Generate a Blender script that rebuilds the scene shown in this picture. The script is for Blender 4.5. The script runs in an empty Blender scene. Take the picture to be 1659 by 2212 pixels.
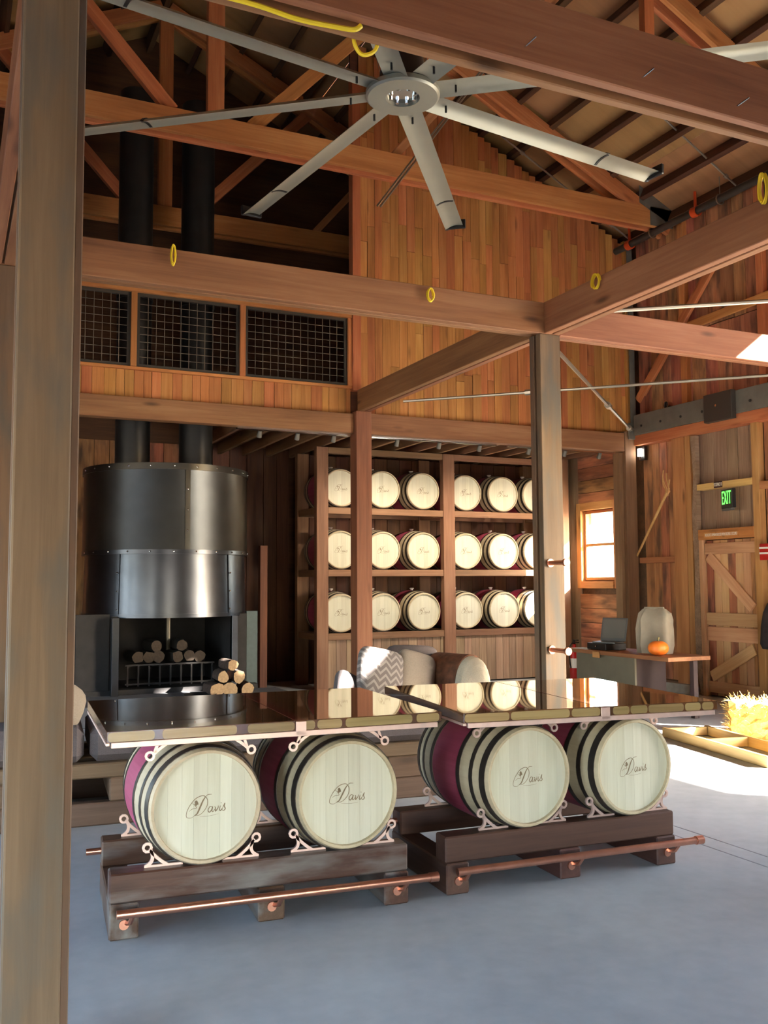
import bpy, math, random
from mathutils import Vector, Matrix
random.seed(7)
sc = bpy.context.scene
COL = sc.collection
# ------------------------------------------------------------------ camera
FPX = 2021.0
cam_d = bpy.data.cameras.new('camera'); cam = bpy.data.objects.new('camera', cam_d); COL.objects.link(cam)
cam_d.sensor_fit = 'VERTICAL'; cam_d.sensor_height = 24.0; cam_d.lens = FPX / 2212.0 * 24.0
cam_d.clip_start = 0.05; cam_d.clip_end = 500
cx_ = Vector((0.90728543, -0.4204776, -0.00563336))
cy_ = -Vector((0.0267883, 0.07116119, -0.99710505))
cz_ = -Vector((0.41966122, 0.90450797, 0.07582739))
M = Matrix((cx_, cy_, cz_)).transposed().to_4x4(); M.translation = (0, 0, 1.65)
cam.matrix_world = M
sc.camera = cam
# ------------------------------------------------------------------ world, sun, exposure
SUN = Vector((-1.0, 1.0, -0.74)).normalized()
world = bpy.data.worlds.new('world'); sc.world = world; world.use_nodes = True
wn = world.node_tree.nodes; wl = world.node_tree.links
bg = wn['Background']
sky = wn.new('ShaderNodeTexSky'); sky.sky_type = 'NISHITA'; sky.sun_disc = False
sky.sun_elevation = math.radians(27.6); sky.sun_rotation = math.radians(135.0)
sky.air_density = 1.0; sky.dust_density = 1.6; sky.ozone_density = 1.2
wl.new(sky.outputs['Color'], bg.inputs['Color']); bg.inputs['Strength'].default_value = 0.86
sun_d = bpy.data.lights.new('sun', 'SUN'); sun = bpy.data.objects.new('sun', sun_d); COL.objects.link(sun)
sun_d.energy = 26.0; sun_d.angle = math.radians(0.6); sun_d.color = (1.0, 0.93, 0.82)
sun.rotation_euler = (-SUN).to_track_quat('Z', 'Y').to_euler()
sun.location = (40, -30, 30)
vs = sc.view_settings
vs.view_transform = 'Standard'; vs.look = 'None'; vs.gamma = 1.0; vs.use_curve_mapping = False
vs.exposure = 2.6
cy = sc.cycles
cy.use_denoising = True; cy.max_bounces = 8; cy.diffuse_bounces = 5; cy.glossy_bounces = 4
cy.use_adaptive_sampling = True; cy.adaptive_threshold = 0.06
cy.transmission_bounces = 4; cy.transparent_max_bounces = 6
cy.caustics_reflective = False; cy.caustics_refractive = False; cy.sample_clamp_indirect = 8.0

def portal(loc, size, normal):
    d = bpy.data.lights.new('portal', 'AREA'); o = bpy.data.objects.new('sky_portal', d); COL.objects.link(o)
    d.shape = 'RECTANGLE'; d.size, d.size_y = size; d.cycles.is_portal = True
    o.location = loc; o.rotation_euler = (-Vector(normal)).to_track_quat('Z', 'Y').to_euler()
# openings of the barn: (axis, plane, a0, a1, z0, z1)
RIGHT_HOLES = [(12.5, 13.36, 1.68, 2.88), (1.0, 4.1, 2.5, 3.42), (2.2, 4.2, 0.0, 2.2), (4.4, 5.45, 0.0, 2.3), (5.93, 6.16, 0.0, 2.0),
               (1.0, 2.1, 5.68, 5.9), (4.72, 5.5, 5.5, 5.98)]
LEFT_HOLES = [(-0.5, 2.6, 0.0, 2.5), (4.9, 5.8, 0.0, 2.4), (7.2, 8.3, 0.0, 2.8), (9.3, 10.4, 0.0, 2.8)]
BACK_HOLES = [(-1.0, 2.4, 0.0, 2.0)]
for a0, a1, z0, z1 in RIGHT_HOLES:
    portal((10.22, (a0 + a1) / 2, (z0 + z1) / 2), (z1 - z0, a1 - a0) if False else (a1 - a0, z1 - z0), (-1, 0, 0))
for a0, a1, z0, z1 in LEFT_HOLES: portal((-4.56, (a0 + a1) / 2, (z0 + z1) / 2), (a1 - a0, z1 - z0), (1, 0, 0))
for a0, a1, z0, z1 in BACK_HOLES: portal(((a0 + a1) / 2, -4.16, (z0 + z1) / 2), (a1 - a0, z1 - z0), (0, 1, 0))

# ------------------------------------------------------------------ materials
def srgb(r, g, b):
    f = lambda c: (c / 255) / 12.92 if c / 255 <= 0.04045 else ((c / 255 + 0.055) / 1.055) ** 2.4
    return (f(r), f(g), f(b), 1.0)
def new_mat(name):
    m = bpy.data.materials.new(name); m.use_nodes = True
    return m, m.node_tree.nodes, m.node_tree.links, m.node_tree.nodes['Principled BSDF']
def plain(name, col, rough=0.6, metal=0.0, noise=0.0, nscale=20.0, bump=0.0, emit=None, estr=0.0, coat=0.0, stretch=(1, 1, 1)):
    m, N, L, b = new_mat(name)
    b.inputs['Base Color'].default_value = col; b.inputs['Roughness'].default_value = rough; b.inputs['Metallic'].default_value = metal
    b.inputs['Coat Weight'].default_value = coat
    if emit: b.inputs['Emission Color'].default_value = emit; b.inputs['Emission Strength'].default_value = estr
    if noise or bump:
        tc = N.new('ShaderNodeTexCoord'); mp = N.new('ShaderNodeMapping'); mp.inputs['Scale'].default_value = stretch
        L.new(tc.outputs['Object'], mp.inputs['Vector'])
        nz = N.new('ShaderNodeTexNoise'); nz.inputs['Scale'].default_value = nscale; nz.inputs['Detail'].default_value = 6
        L.new(mp.outputs['Vector'], nz.inputs['Vector'])
        if noise:
            rp = N.new('ShaderNodeValToRGB'); e = rp.color_ramp.elements
            e[0].position = 0.25; e[1].position = 0.75
            e[0].color = [c * (1 - noise) for c in col[:3]] + [1]; e[1].color = [min(1, c * (1 + noise)) for c in col[:3]] + [1]
            L.new(nz.outputs['Fac'], rp.inputs['Fac']); L.new(rp.outputs['Color'], b.inputs['Base Color'])
        if bump:
            bp = N.new('ShaderNodeBump'); bp.inputs['Strength'].default_value = bump; bp.inputs['Distance'].default_value = 0.01
            L.new(nz.outputs['Fac'], bp.inputs['Height']); L.new(bp.outputs['Normal'], b.inputs['Normal'])
    return m
def wood(name, dark, mid, light, rough=0.62, var=0.25, grain=1.0, knots=0.0, bump=0.25, island=False, axis=0, hue=0.012, coat=0.0, weather=None):
    """Timber with grain along the object's local X (axis 0), Y or Z; every object varies a little."""
    m, N, L, b = new_mat(name)
    tc = N.new('ShaderNodeTexCoord'); oi = N.new('ShaderNodeObjectInfo')
    if island:
        gi = N.new('ShaderNodeNewGeometry'); rnd = N.new('ShaderNodeMath'); rnd.operation = 'ADD'
        L.new(oi.outputs['Random'], rnd.inputs[0]); L.new(gi.outputs['Random Per Island'], rnd.inputs[1])
        fr = N.new('ShaderNodeMath'); fr.operation = 'FRACT'; L.new(rnd.outputs[0], fr.inputs[0]); R_ = fr.outputs[0]
    else: R_ = oi.outputs['Random']
    off = N.new('ShaderNodeMath'); off.operation = 'MULTIPLY'; off.inputs[1].default_value = 61.0; L.new(R_, off.inputs[0])
    add = N.new('ShaderNodeVectorMath'); add.operation = 'ADD'; L.new(tc.outputs['Object'], add.inputs[0]); L.new(off.outputs[0], add.inputs[1])
    def mapped(along, across):
        mp = N.new('ShaderNodeMapping'); s = [across] * 3; s[axis] = along; mp.inputs['Scale'].default_value = s
        L.new(add.outputs[0], mp.inputs['Vector']); return mp.outputs['Vector']
    n1 = N.new('ShaderNodeTexNoise'); n1.inputs['Scale'].default_value = 1.0; n1.inputs['Detail'].default_value = 7; n1.inputs['Roughness'].default_value = 0.65
    n1.inputs['Distortion'].default_value = 0.6
    L.new(mapped(1.3 * grain, 32 * grain), n1.inputs['Vector'])
    n2 = N.new('ShaderNodeTexNoise'); n2.inputs['Scale'].default_value = 1.0; n2.inputs['Detail'].default_value = 3
    L.new(mapped(0.7 * grain, 5 * grain), n2.inputs['Vector'])
    mx = N.new('ShaderNodeMath'); mx.operation = 'MULTIPLY_ADD'; mx.inputs[1].default_value = 0.45; L.new(n1.outputs['Fac'], mx.inputs[0])
    m2 = N.new('ShaderNodeMath'); m2.operation = 'MULTIPLY'; m2.inputs[1].default_value = 0.55; L.new(n2.outputs['Fac'], m2.inputs[0]); L.new(m2.outputs[0], mx.inputs[2])
    rp = N.new('ShaderNodeValToRGB'); e = rp.color_ramp.elements
    e[0].position = 0.30; e[0].color = dark; e[1].position = 0.70; e[1].color = light
    x = rp.color_ramp.elements.new(0.5); x.color = mid
    L.new(mx.outputs[0], rp.inputs['Fac'])
    col = rp.outputs['Color']
    if weather:
        n3 = N.new('ShaderNodeTexNoise'); n3.inputs['Scale'].default_value = 1.0; n3.inputs['Detail'].default_value = 5
        L.new(mapped(1.6, 7), n3.inputs['Vector'])
        wr = N.new('ShaderNodeValToRGB'); wr.color_ramp.elements[0].position = 0.48; wr.color_ramp.elements[1].position = 0.68
        L.new(n3.outputs['Fac'], wr.inputs['Fac'])
        wm = N.new('ShaderNodeMix'); wm.data_type = 'RGBA'; L.new(wr.outputs['Color'], wm.inputs['Factor']); L.new(col, wm.inputs['A']); wm.inputs['B'].default_value = weather
        col = wm.outputs['Result']
    if knots:
        vo = N.new('ShaderNodeTexVoronoi'); vo.inputs['Scale'].default_value = 1.0; L.new(mapped(1.1, 4.2), vo.inputs['Vector'])
        kr = N.new('ShaderNodeValToRGB'); kr.color_ramp.elements[0].position = 0.05; kr.color_ramp.elements[0].color = (knots, knots, knots, 1)
        kr.color_ramp.elements[1].position = 0.16; kr.color_ramp.elements[1].color = (0, 0, 0, 1)
        L.new(vo.outputs['Distance'], kr.inputs['Fac'])
        km = N.new('ShaderNodeMix'); km.data_type = 'RGBA'; L.new(kr.outputs['Color'], km.inputs['Factor']); L.new(col, km.inputs['A'])
        km.inputs['B'].default_value = [c * 0.35 for c in dark[:3]] + [1]; col = km.outputs['Result']
    hv = N.new('ShaderNodeHueSaturation'); L.new(col, hv.inputs['Color'])
    mr = N.new('ShaderNodeMapRange'); mr.inputs['To Min'].default_value = 1 - var; mr.inputs['To Max'].default_value = 1 + var; L.new(R_, mr.inputs['Value']); L.new(mr.outputs[0], hv.inputs['Value'])
    h1 = N.new('ShaderNodeMath'); h1.operation = 'MULTIPLY'; h1.inputs[1].default_value = 7.31; L.new(R_, h1.inputs[0])
    h2 = N.new('ShaderNodeMath'); h2.operation = 'FRACT'; L.new(h1.outputs[0], h2.inputs[0])
    h3 = N.new('ShaderNodeMapRange'); h3.inputs['To Min'].default_value = 0.5 - hue; h3.inputs['To Max'].default_value = 0.5 + hue; L.new(h2.outputs[0], h3.inputs['Value']); L.new(h3.outputs[0], hv.inputs['Hue'])
    L.new(hv.outputs['Color'], b.inputs['Base Color'])
    b.inputs['Roughness'].default_value = rough; b.inputs['Coat Weight'].default_value = coat; b.inputs['Specular IOR Level'].default_value = 0.35
    if bump:
        bp = N.new('ShaderNodeBump'); bp.inputs['Strength'].default_value = bump; bp.inputs['Distance'].default_value = 0.004
        L.new(n1.outputs['Fac'], bp.inputs['Height']); L.new(bp.outputs['Normal'], b.inputs['Normal'])
    return m
MT = {}
MT['timber'] = wood('timber', srgb(112, 72, 48), srgb(142, 96, 64), srgb(164, 118, 82), var=0.10, knots=0.8, grain=0.8)
MT['timber_post'] = wood('timber_post', srgb(88, 69, 52), srgb(112, 89, 68), srgb(132, 107, 84), var=0.06, knots=0.9, grain=0.7, weather=srgb(92, 84, 74))
MT['truss_wood'] = wood('truss_wood', srgb(158, 92, 52), srgb(190, 118, 68), srgb(212, 148, 92), var=0.12, knots=0.5, grain=0.8)
MT['plank'] = wood('plank', srgb(146, 88, 46), srgb(184, 118, 64), srgb(206, 144, 86), var=0.17, knots=0.5, hue=0.015)
MT['old_plank'] = wood('old_plank', srgb(136, 84, 58), srgb(178, 116, 82), srgb(204, 146, 106), var=0.26, knots=0.4, hue=0.02, weather=srgb(108, 76, 60))
MT['grey_plank'] = wood('grey_plank', srgb(112, 90, 72), srgb(150, 122, 98), srgb(178, 152, 126), var=0.2, knots=0.3)
MT['dark_plank'] = wood('dark_plank', srgb(62, 38, 26), srgb(88, 54, 36), srgb(112, 72, 48), var=0.22)
MT['stud'] = wood('stud', srgb(150, 98, 58), srgb(182, 126, 78), srgb(204, 152, 102), var=0.10, knots=0.7)
MT['rack_wood'] = wood('rack_wood', srgb(108, 78, 56), srgb(134, 99, 72), srgb(154, 119, 90), var=0.12, knots=0.5)
MT['deck'] = wood('deck', srgb(146, 106, 66), srgb(174, 130, 84), srgb(184, 140, 92), var=0.06, grain=0.12, bump=0.05)
MT['purlin'] = wood('purlin', srgb(62, 40, 27), srgb(84, 55, 36), srgb(104, 70, 46), var=0.12)
MT['door_wood'] = wood('door_wood', srgb(178, 128, 88), srgb(206, 158, 116), srgb(222, 180, 138), var=0.14, knots=0.6)
MT['cradle_wood'] = wood('cradle_wood', srgb(58, 38, 30), srgb(82, 56, 44), srgb(104, 76, 60), var=0.12, knots=0.4, rough=0.38, weather=srgb(122, 117, 113))
MT['cradle_dark'] = wood('cradle_dark', srgb(60, 38, 32), srgb(80, 54, 46), srgb(96, 68, 58), var=0.08, knots=0.3, rough=0.5)
MT['oak'] = wood('oak', srgb(196, 164, 116), srgb(214, 184, 138), srgb(226, 200, 156), var=0.06, island=True, axis=2, bump=0.08, rough=0.5, hue=0.006)
MT['oak_head'] = wood('oak_head', srgb(188, 184, 163), srgb(202, 199, 179), srgb(212, 210, 193), var=0.055, island=True, axis=2, bump=0.05, rough=0.5, hue=0.006)
MT['oak_stave'] = wood('oak_stave', srgb(170, 154, 126), srgb(190, 174, 146), srgb(204, 190, 162), var=0.05, axis=1, bump=0.1)
MT['wine'] = wood('wine', srgb(136, 54, 76), srgb(162, 70, 96), srgb(178, 86, 112), var=0.04, axis=1, bump=0.1, rough=0.55)
MT['stave_end'] = wood('stave_end', srgb(126, 106, 70), srgb(156, 134, 92), srgb(178, 156, 112), var=0.12, rough=0.25, coat=0.5)
MT['sofa_wood'] = wood('sofa_wood', srgb(88, 70, 54), srgb(110, 90, 70), srgb(128, 106, 84), var=0.1, knots=0.6)
MT['sofa_dark'] = wood('sofa_dark', srgb(80, 62, 52), srgb(102, 80, 68), srgb(120, 96, 82), var=0.1)
MT['hay_board'] = wood('hay_board', srgb(170, 132, 84), srgb(196, 158, 106), srgb(214, 178, 126), var=0.08, knots=0.5)
MT['fork_wood'] = wood('fork_wood', srgb(190, 146, 84), srgb(212, 170, 106), srgb(224, 186, 124), var=0.05)
MT['bark'] = plain('bark', srgb(70, 54, 46), 0.9, noise=0.5, nscale=30, bump=0.8)
MT['log_end'] = plain('log_end', srgb(150, 124, 94), 0.8, noise=0.25, nscale=40)
MT['dim_log_end'] = plain('dim_log_end', srgb(50, 40, 32), 0.9, noise=0.4, nscale=30)  # grate log ends darkened, the dimness there put into the colour
MT['hoop'] = plain('hoop', srgb(64, 58, 54), 0.42, 0.55, noise=0.3, nscale=14)
MT['print'] = plain('logo_print', srgb(124, 106, 82), 0.7)
MT['bung'] = plain('bung', srgb(226, 224, 218), 0.5)
MT['copper'] = plain('copper', srgb(226, 168, 146), 0.28, 1.0, noise=0.12, nscale=12)
MT['copper_paint'] = plain('copper_bracket', srgb(222, 192, 182), 0.42, 0.5, noise=0.1, nscale=18)
MT['copper_pipe'] = plain('copper_pipe', srgb(220, 158, 134), 0.32, 1.0, noise=0.15, nscale=10)
MT['steel'] = plain('dark_steel', srgb(112, 108, 98), 0.55, 0.3, noise=0.15, nscale=6)
MT['blade'] = plain('fan_blade', srgb(156, 152, 136), 0.42, 0.45, noise=0.05, nscale=4)
MT['black'] = plain('black_plastic', srgb(26, 24, 24), 0.4)
MT['chrome'] = plain('chrome', srgb(215, 215, 212), 0.12, 1.0)
MT['rod'] = plain('rod', srgb(168, 158, 142), 0.35, 0.85)
MT['pipe'] = plain('iron_pipe', srgb(74, 68, 62), 0.45, 0.5)
MT['orange'] = plain('orange_coupling', srgb(196, 70, 30), 0.45)
MT['cord'] = plain('yellow_cord', srgb(236, 206, 40), 0.5)
MT['mesh_wire'] = plain('mesh_wire', srgb(120, 108, 94), 0.5, 0.5)
MT['mesh_frame'] = plain('mesh_frame', srgb(64, 58, 50), 0.6, 0.2)
MT['hood'] = plain('hood_steel', srgb(84, 83, 79), 0.34, 1.0, noise=0.16, nscale=3.0, bump=0.05)
MT['hood_lower'] = plain('hood_lower_steel', srgb(72, 75, 82), 0.30, 1.0, noise=0.16, nscale=3.5, bump=0.05)
MT['flue'] = plain('flue_steel', srgb(62, 62, 62), 0.42, 0.85, noise=0.15, nscale=4)
MT['firebox'] = plain('firebox', srgb(38, 36, 38), 0.75, 0.2, noise=0.3, nscale=8)
MT['teal_steel'] = plain('teal_steel', srgb(58, 72, 74), 0.5, 0.4, noise=0.1)
MT['soot'] = plain('soot', srgb(24, 20, 18), 0.9)
MT['hearth'] = plain('hearth_stone', srgb(98, 98, 102), 0.6, noise=0.15, nscale=10, bump=0.2)
MT['concrete_curb'] = plain('concrete_curb', srgb(170, 164, 154), 0.85, noise=0.15, nscale=12, bump=0.3)
MT['sofa_cloth'] = plain('sofa_cloth', srgb(92, 84, 86), 0.9, noise=0.15, nscale=120, bump=0.3)
MT['beige_cloth'] = plain('beige_cloth', srgb(150, 138, 126), 0.9, noise=0.1, nscale=90, bump=0.3)
MT['cream_cloth'] = plain('cream_cloth', srgb(206, 194, 172), 0.9, noise=0.1, nscale=90, bump=0.3)
MT['hide'] = plain('hide', srgb(112, 70, 48), 0.8, noise=0.5, nscale=16, bump=0.5)
MT['hay'] = plain('hay', srgb(206, 178, 104), 0.95, noise=0.35, nscale=40, bump=1.0)
MT['straw'] = plain('straw', srgb(226, 200, 126), 0.8)
MT['bag'] = plain('paper_bag', srgb(150, 139, 122), 0.85, noise=0.12, nscale=9, bump=0.4)
MT['pumpkin'] = plain('pumpkin_skin', srgb(246, 126, 40), 0.45, noise=0.1, nscale=8)
MT['stem'] = plain('stem', srgb(120, 104, 60), 0.8)
MT['laptop'] = plain('laptop_shell', srgb(92, 90, 88), 0.45, 0.3)
MT['screen'] = plain('laptop_screen', srgb(112, 108, 102), 0.25)
MT['paper'] = plain('paper', srgb(236, 232, 224), 0.8)
MT['red'] = plain('red_paint', srgb(176, 26, 26), 0.35)
MT['white'] = plain('white_paint', srgb(232, 230, 226), 0.6)
MT['bench_green'] = plain('bench_panel', srgb(112, 104, 86), 0.7, noise=0.1, nscale=5)
MT['bench_plum'] = plain('bench_side', srgb(66, 48, 46), 0.7, noise=0.1, nscale=5)
MT['bench_top'] = wood('bench_top', srgb(120, 72, 50), srgb(150, 92, 64), srgb(170, 112, 80), var=0.05)
MT['jacket'] = plain('jacket', srgb(52, 42, 44), 0.9, noise=0.3, nscale=20, bump=0.3)
MT['exit_green'] = plain('exit_green', srgb(70, 220, 70), 0.5, emit=srgb(90, 240, 80), estr=0.55)
MT['sign_white'] = plain('sign_white', srgb(240, 232, 214), 0.6)
MT['lamp_white'] = plain('lamp_white', srgb(255, 250, 240), 0.5, emit=(1, 0.95, 0.85, 1), estr=3.0)
MT['ground'] = plain('dry_ground', srgb(196, 182, 158), 0.95, noise=0.15, nscale=1.5)
MT['gap'] = plain('joint_fill', srgb(70, 66, 64), 0.95)
MT['red_stripe'] = plain('strap_in_resin', srgb(132, 56, 46), 0.12, 0.3, coat=1.0)
def glass_mat():
    m, N, L, b = new_mat('window_glass')
    for n in list(N):
        if n.type != 'OUTPUT_MATERIAL': N.remove(n)
    out = [n for n in N if n.type == 'OUTPUT_MATERIAL'][0]
    t = N.new('ShaderNodeBsdfTransparent'); t.inputs['Color'].default_value = (0.96, 0.97, 0.96, 1)
    g = N.new('ShaderNodeBsdfGlossy'); g.inputs['Roughness'].default_value = 0.02
    f = N.new('ShaderNodeValue'); f.outputs[0].default_value = 0.06
    x = N.new('ShaderNodeMixShader'); L.new(f.outputs[0], x.inputs[0]); L.new(t.outputs[0], x.inputs[1]); L.new(g.outputs[0], x.inputs[2]); L.new(x.outputs[0], out.inputs['Surface'])
    return m
MT['glass'] = glass_mat()
def concrete():
    m, N, L, b = new_mat('concrete_floor')
    tc = N.new('ShaderNodeTexCoord')
    n1 = N.new('ShaderNodeTexNoise'); n1.inputs['Scale'].default_value = 1.1; n1.inputs['Detail'].default_value = 8; n1.inputs['Roughness'].default_value = 0.62
    n2 = N.new('ShaderNodeTexNoise'); n2.inputs['Scale'].default_value = 9; n2.inputs['Detail'].default_value = 6
    L.new(tc.outputs['Object'], n1.inputs['Vector']); L.new(tc.outputs['Object'], n2.inputs['Vector'])
    ad = N.new('ShaderNodeMath'); ad.operation = 'MULTIPLY_ADD'; ad.inputs[1].default_value = 0.3; L.new(n2.outputs['Fac'], ad.inputs[0])
    mu = N.new('ShaderNodeMath'); mu.operation = 'MULTIPLY'; mu.inputs[1].default_value = 0.7; L.new(n1.outputs['Fac'], mu.inputs[0]); L.new(mu.outputs[0], ad.inputs[2])
    rp = N.new('ShaderNodeValToRGB'); e = rp.color_ramp.elements; e[0].position = 0.3; e[0].color = srgb(152, 157, 162); e[1].position = 0.68; e[1].color = srgb(182, 186, 189)
    L.new(ad.outputs[0], rp.inputs['Fac']); L.new(rp.outputs['Color'], b.inputs['Base Color'])
    b.inputs['Roughness'].default_value = 0.55; b.inputs['Specular IOR Level'].default_value = 0.4
    bp = N.new('ShaderNodeBump'); bp.inputs['Strength'].default_value = 0.1; bp.inputs['Distance'].default_value = 0.003; L.new(n2.outputs['Fac'], bp.inputs['Height']); L.new(bp.outputs['Normal'], b.inputs['Normal'])
    return m
MT['concrete'] = concrete()
def resin():
    m, N, L, b = new_mat('resin_top')
    tc = N.new('ShaderNodeTexCoord'); mp = N.new('ShaderNodeMapping'); mp.inputs['Scale'].default_value = (2, 14, 2); L.new(tc.outputs['Object'], mp.inputs['Vector'])
    n = N.new('ShaderNodeTexNoise'); n.inputs['Scale'].default_value = 1.5; n.inputs['Detail'].default_value = 6; L.new(mp.outputs['Vector'], n.inputs['Vector'])
    rp = N.new('ShaderNodeValToRGB'); e = rp.color_ramp.elements; e[0].position = 0.35; e[0].color = srgb(78, 50, 30); e[1].position = 0.7; e[1].color = srgb(124, 82, 48)
    L.new(n.outputs['Fac'], rp.inputs['Fac']); L.new(rp.outputs['Color'], b.inputs['Base Color'])
    b.inputs['Roughness'].default_value = 0.035; b.inputs['IOR'].default_value = 1.65; b.inputs['Coat Weight'].default_value = 1.0; b.inputs['Coat Roughness'].default_value = 0.02; b.inputs['Coat IOR'].default_value = 1.6
    return m
MT['resin'] = resin()
def zigzag():
    m, N, L, b = new_mat('zigzag_cloth')
    tc = N.new('ShaderNodeTexCoord'); sp = N.new('ShaderNodeSeparateXYZ'); L.new(tc.outputs['Object'], sp.inputs[0])
    def mth(op, a, bb=None, v=None):
        q = N.new('ShaderNodeMath'); q.operation = op; L.new(a, q.inputs[0])
        if bb is not None: L.new(bb, q.inputs[1])
        if v is not None: q.inputs[1].default_value = v
        return q.outputs[0]
    tri = mth('PINGPONG', sp.outputs['X'], v=0.06)
    s = mth('ADD', sp.outputs['Z'], tri)
    w = mth('PINGPONG', s, v=0.034); g = mth('GREATER_THAN', w, v=0.02)
    mx = N.new('ShaderNodeMix'); mx.data_type = 'RGBA'; L.new(g, mx.inputs['Factor']); mx.inputs['A'].default_value = srgb(98, 91, 90); mx.inputs['B'].default_value = srgb(132, 126, 124)
    L.new(mx.outputs['Result'], b.inputs['Base Color']); b.inputs['Roughness'].default_value = 0.9
    return m
MT['zigzag'] = zigzag()

# ------------------------------------------------------------------ mesh helpers
class MB:
    def __init__(s): s.v = []; s.f = []; s.mi = []
    def add(s, vs_, fs, mi=0):
        o = len(s.v); s.v += [tuple(p) for p in vs_]; s.f += [tuple(i + o for i in f) for f in fs]; s.mi += [mi] * len(fs); return s
    def box(s, x0, x1, y0, y1, z0, z1, c=0.0, mi=0):
        if c <= 0:
            vs_ = [(x, y, z) for x in (x0, x1) for y in (y0, y1) for z in (z0, z1)]
            return s.add(vs_, [(0, 1, 3, 2), (4, 6, 7, 5), (0, 4, 5, 1), (2, 3, 7, 6), (0, 2, 6, 4), (1, 5, 7, 3)], mi)
        c = min(c, (x1 - x0) / 2.01, (y1 - y0) / 2.01, (z1 - z0) / 2.01)
        X = (x0, x1); Y = (y0, y1); Z = (z0, z1); vs_ = []; idx = {}
        for i in (0, 1):
            for j in (0, 1):
                for k in (0, 1):
                    sx, sy, sz = (1 - 2 * i) * c, (1 - 2 * j) * c, (1 - 2 * k) * c
                    for a, p in enumerate(((X[i], Y[j] + sy, Z[k] + sz), (X[i] + sx, Y[j], Z[k] + sz), (X[i] + sx, Y[j] + sy, Z[k]))):
                        idx[i, j, k, a] = len(vs_); vs_.append(p)
        fs = []
        g = lambda i, j, k, a: idx[i, j, k, a]
        for i in (0, 1):
            fs.append([g(i, 0, 0, 0), g(i, 1, 0, 0), g(i, 1, 1, 0), g(i, 0, 1, 0)][:: (1 if i else -1)])
            fs.append([g(0, i, 0, 1), g(1, i, 0, 1), g(1, i, 1, 1), g(0, i, 1, 1)][:: (-1 if i else 1)])
            fs.append([g(0, 0, i, 2), g(1, 0, i, 2), g(1, 1, i, 2), g(0, 1, i, 2)][:: (1 if i else -1)])
        for a in (0, 1):
            for b_ in (0, 1):
                fs.append([g(0, a, b_, 1), g(1, a, b_, 1), g(1, a, b_, 2), g(0, a, b_, 2)])
                fs.append([g(a, 0, b_, 0), g(a, 1, b_, 0), g(a, 1, b_, 2), g(a, 0, b_, 2)])
                fs.append([g(a, b_, 0, 0), g(a, b_, 1, 0), g(a, b_, 1, 1), g(a, b_, 0, 1)])
                for k in (0, 1): fs.append([g(a, b_, k, 0), g(a, b_, k, 1), g(a, b_, k, 2)])
        return s.add(vs_, fs, mi)
    def cyl(s, p0, p1, r0, r1=None, n=12, caps=True, mi=0, mcap=None):
        r1 = r0 if r1 is None else r1; p0 = Vector(p0); p1 = Vector(p1); d = (p1 - p0).normalized()
        u = d.orthogonal().normalized(); w = d.cross(u); vs_ = []
        for p, r in ((p0, r0), (p1, r1)):
            for i in range(n): a = 2 * math.pi * i / n; vs_.append(p + u * (r * math.cos(a)) + w * (r * math.sin(a)))
        fs = [(i, (i + 1) % n, n + (i + 1) % n, n + i) for i in range(n)]; s.add(vs_, fs, mi)
        if caps: s.add(vs_[:n], [tuple(range(n))[::-1]], mi if mcap is None else mcap); s.add(vs_[n:], [tuple(range(n))], mi if mcap is None else mcap)
        return s
    def tube(s, pts, r, n=6, mi=0, flat=None, closed=False):
        pts = [Vector(p) for p in pts]; rr = r if isinstance(r, (list, tuple)) else [r] * len(pts); vs_ = []; up = None; N_ = len(pts)
        for k, p in enumerate(pts):
            d = (pts[(k + 1) % N_ if closed else min(k + 1, N_ - 1)] - pts[(k - 1) % N_ if closed else max(k - 1, 0)]).normalized()
            if up is None: up = d.orthogonal().normalized() if flat is None else Vector(flat)
            w = d.cross(up).normalized(); up = w.cross(d).normalized()
            for i in range(n): a = 2 * math.pi * (i + 0.5) / n; vs_.append(p + up * (rr[k] * math.cos(a)) + w * (rr[k] * math.sin(a)))
        fs = []
        for k in range(N_ if closed else N_ - 1):
            k2 = (k + 1) % N_
            fs += [(k * n + i, k * n + (i + 1) % n, k2 * n + (i + 1) % n, k2 * n + i) for i in range(n)]
        if not closed: fs += [tuple(range(n))[::-1], tuple(range((N_ - 1) * n, N_ * n))]
        return s.add(vs_, fs, mi)
    def lathe(s, prof, n=32, axis='Y', mis=None, caps=False, a0=0.0, a1=2 * math.pi):
        """prof: list of (t along axis, radius)."""
        full = abs(a1 - a0 - 2 * math.pi) < 1e-6; m = n if full else n + 1; vs_ = []
        for t, r in prof:
            for i in range(m):
                a = a0 + (a1 - a0) * i / n; c_, s_ = r * math.cos(a), r * math.sin(a)
                vs_.append((c_, t, s_) if axis == 'Y' else (c_, s_, t))
        o = len(s.v); s.v += vs_
        for k in range(len(prof) - 1):
            for i in range(n):
                j = (i + 1) % m
                q = (o + k * m + i, o + k * m + j, o + (k + 1) * m + j, o + (k + 1) * m + i)
                s.f.append(q[::-1] if axis == 'Y' else q); s.mi.append(mis[k] if mis else 0)
        return s
    def mesh(s, name, mats, smooth=False):
        me = bpy.data.meshes.new(name); me.from_pydata(s.v, [], s.f)
        for m in (mats if isinstance(mats, (list, tuple)) else [mats]): me.materials.append(m)
        if any(s.mi): me.polygons.foreach_set('material_index', s.mi)
        if smooth:
            me.polygons.foreach_set('use_smooth', [True] * len(s.f)); me.update()
            try: me.set_sharp_from_angle(angle=math.radians(38))
            except Exception: pass
        me.update(); return me
    def build(s, name, mats, parent=None, smooth=False, **k):
        return place(name, s.mesh(name, mats, smooth), parent, **k)
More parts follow.
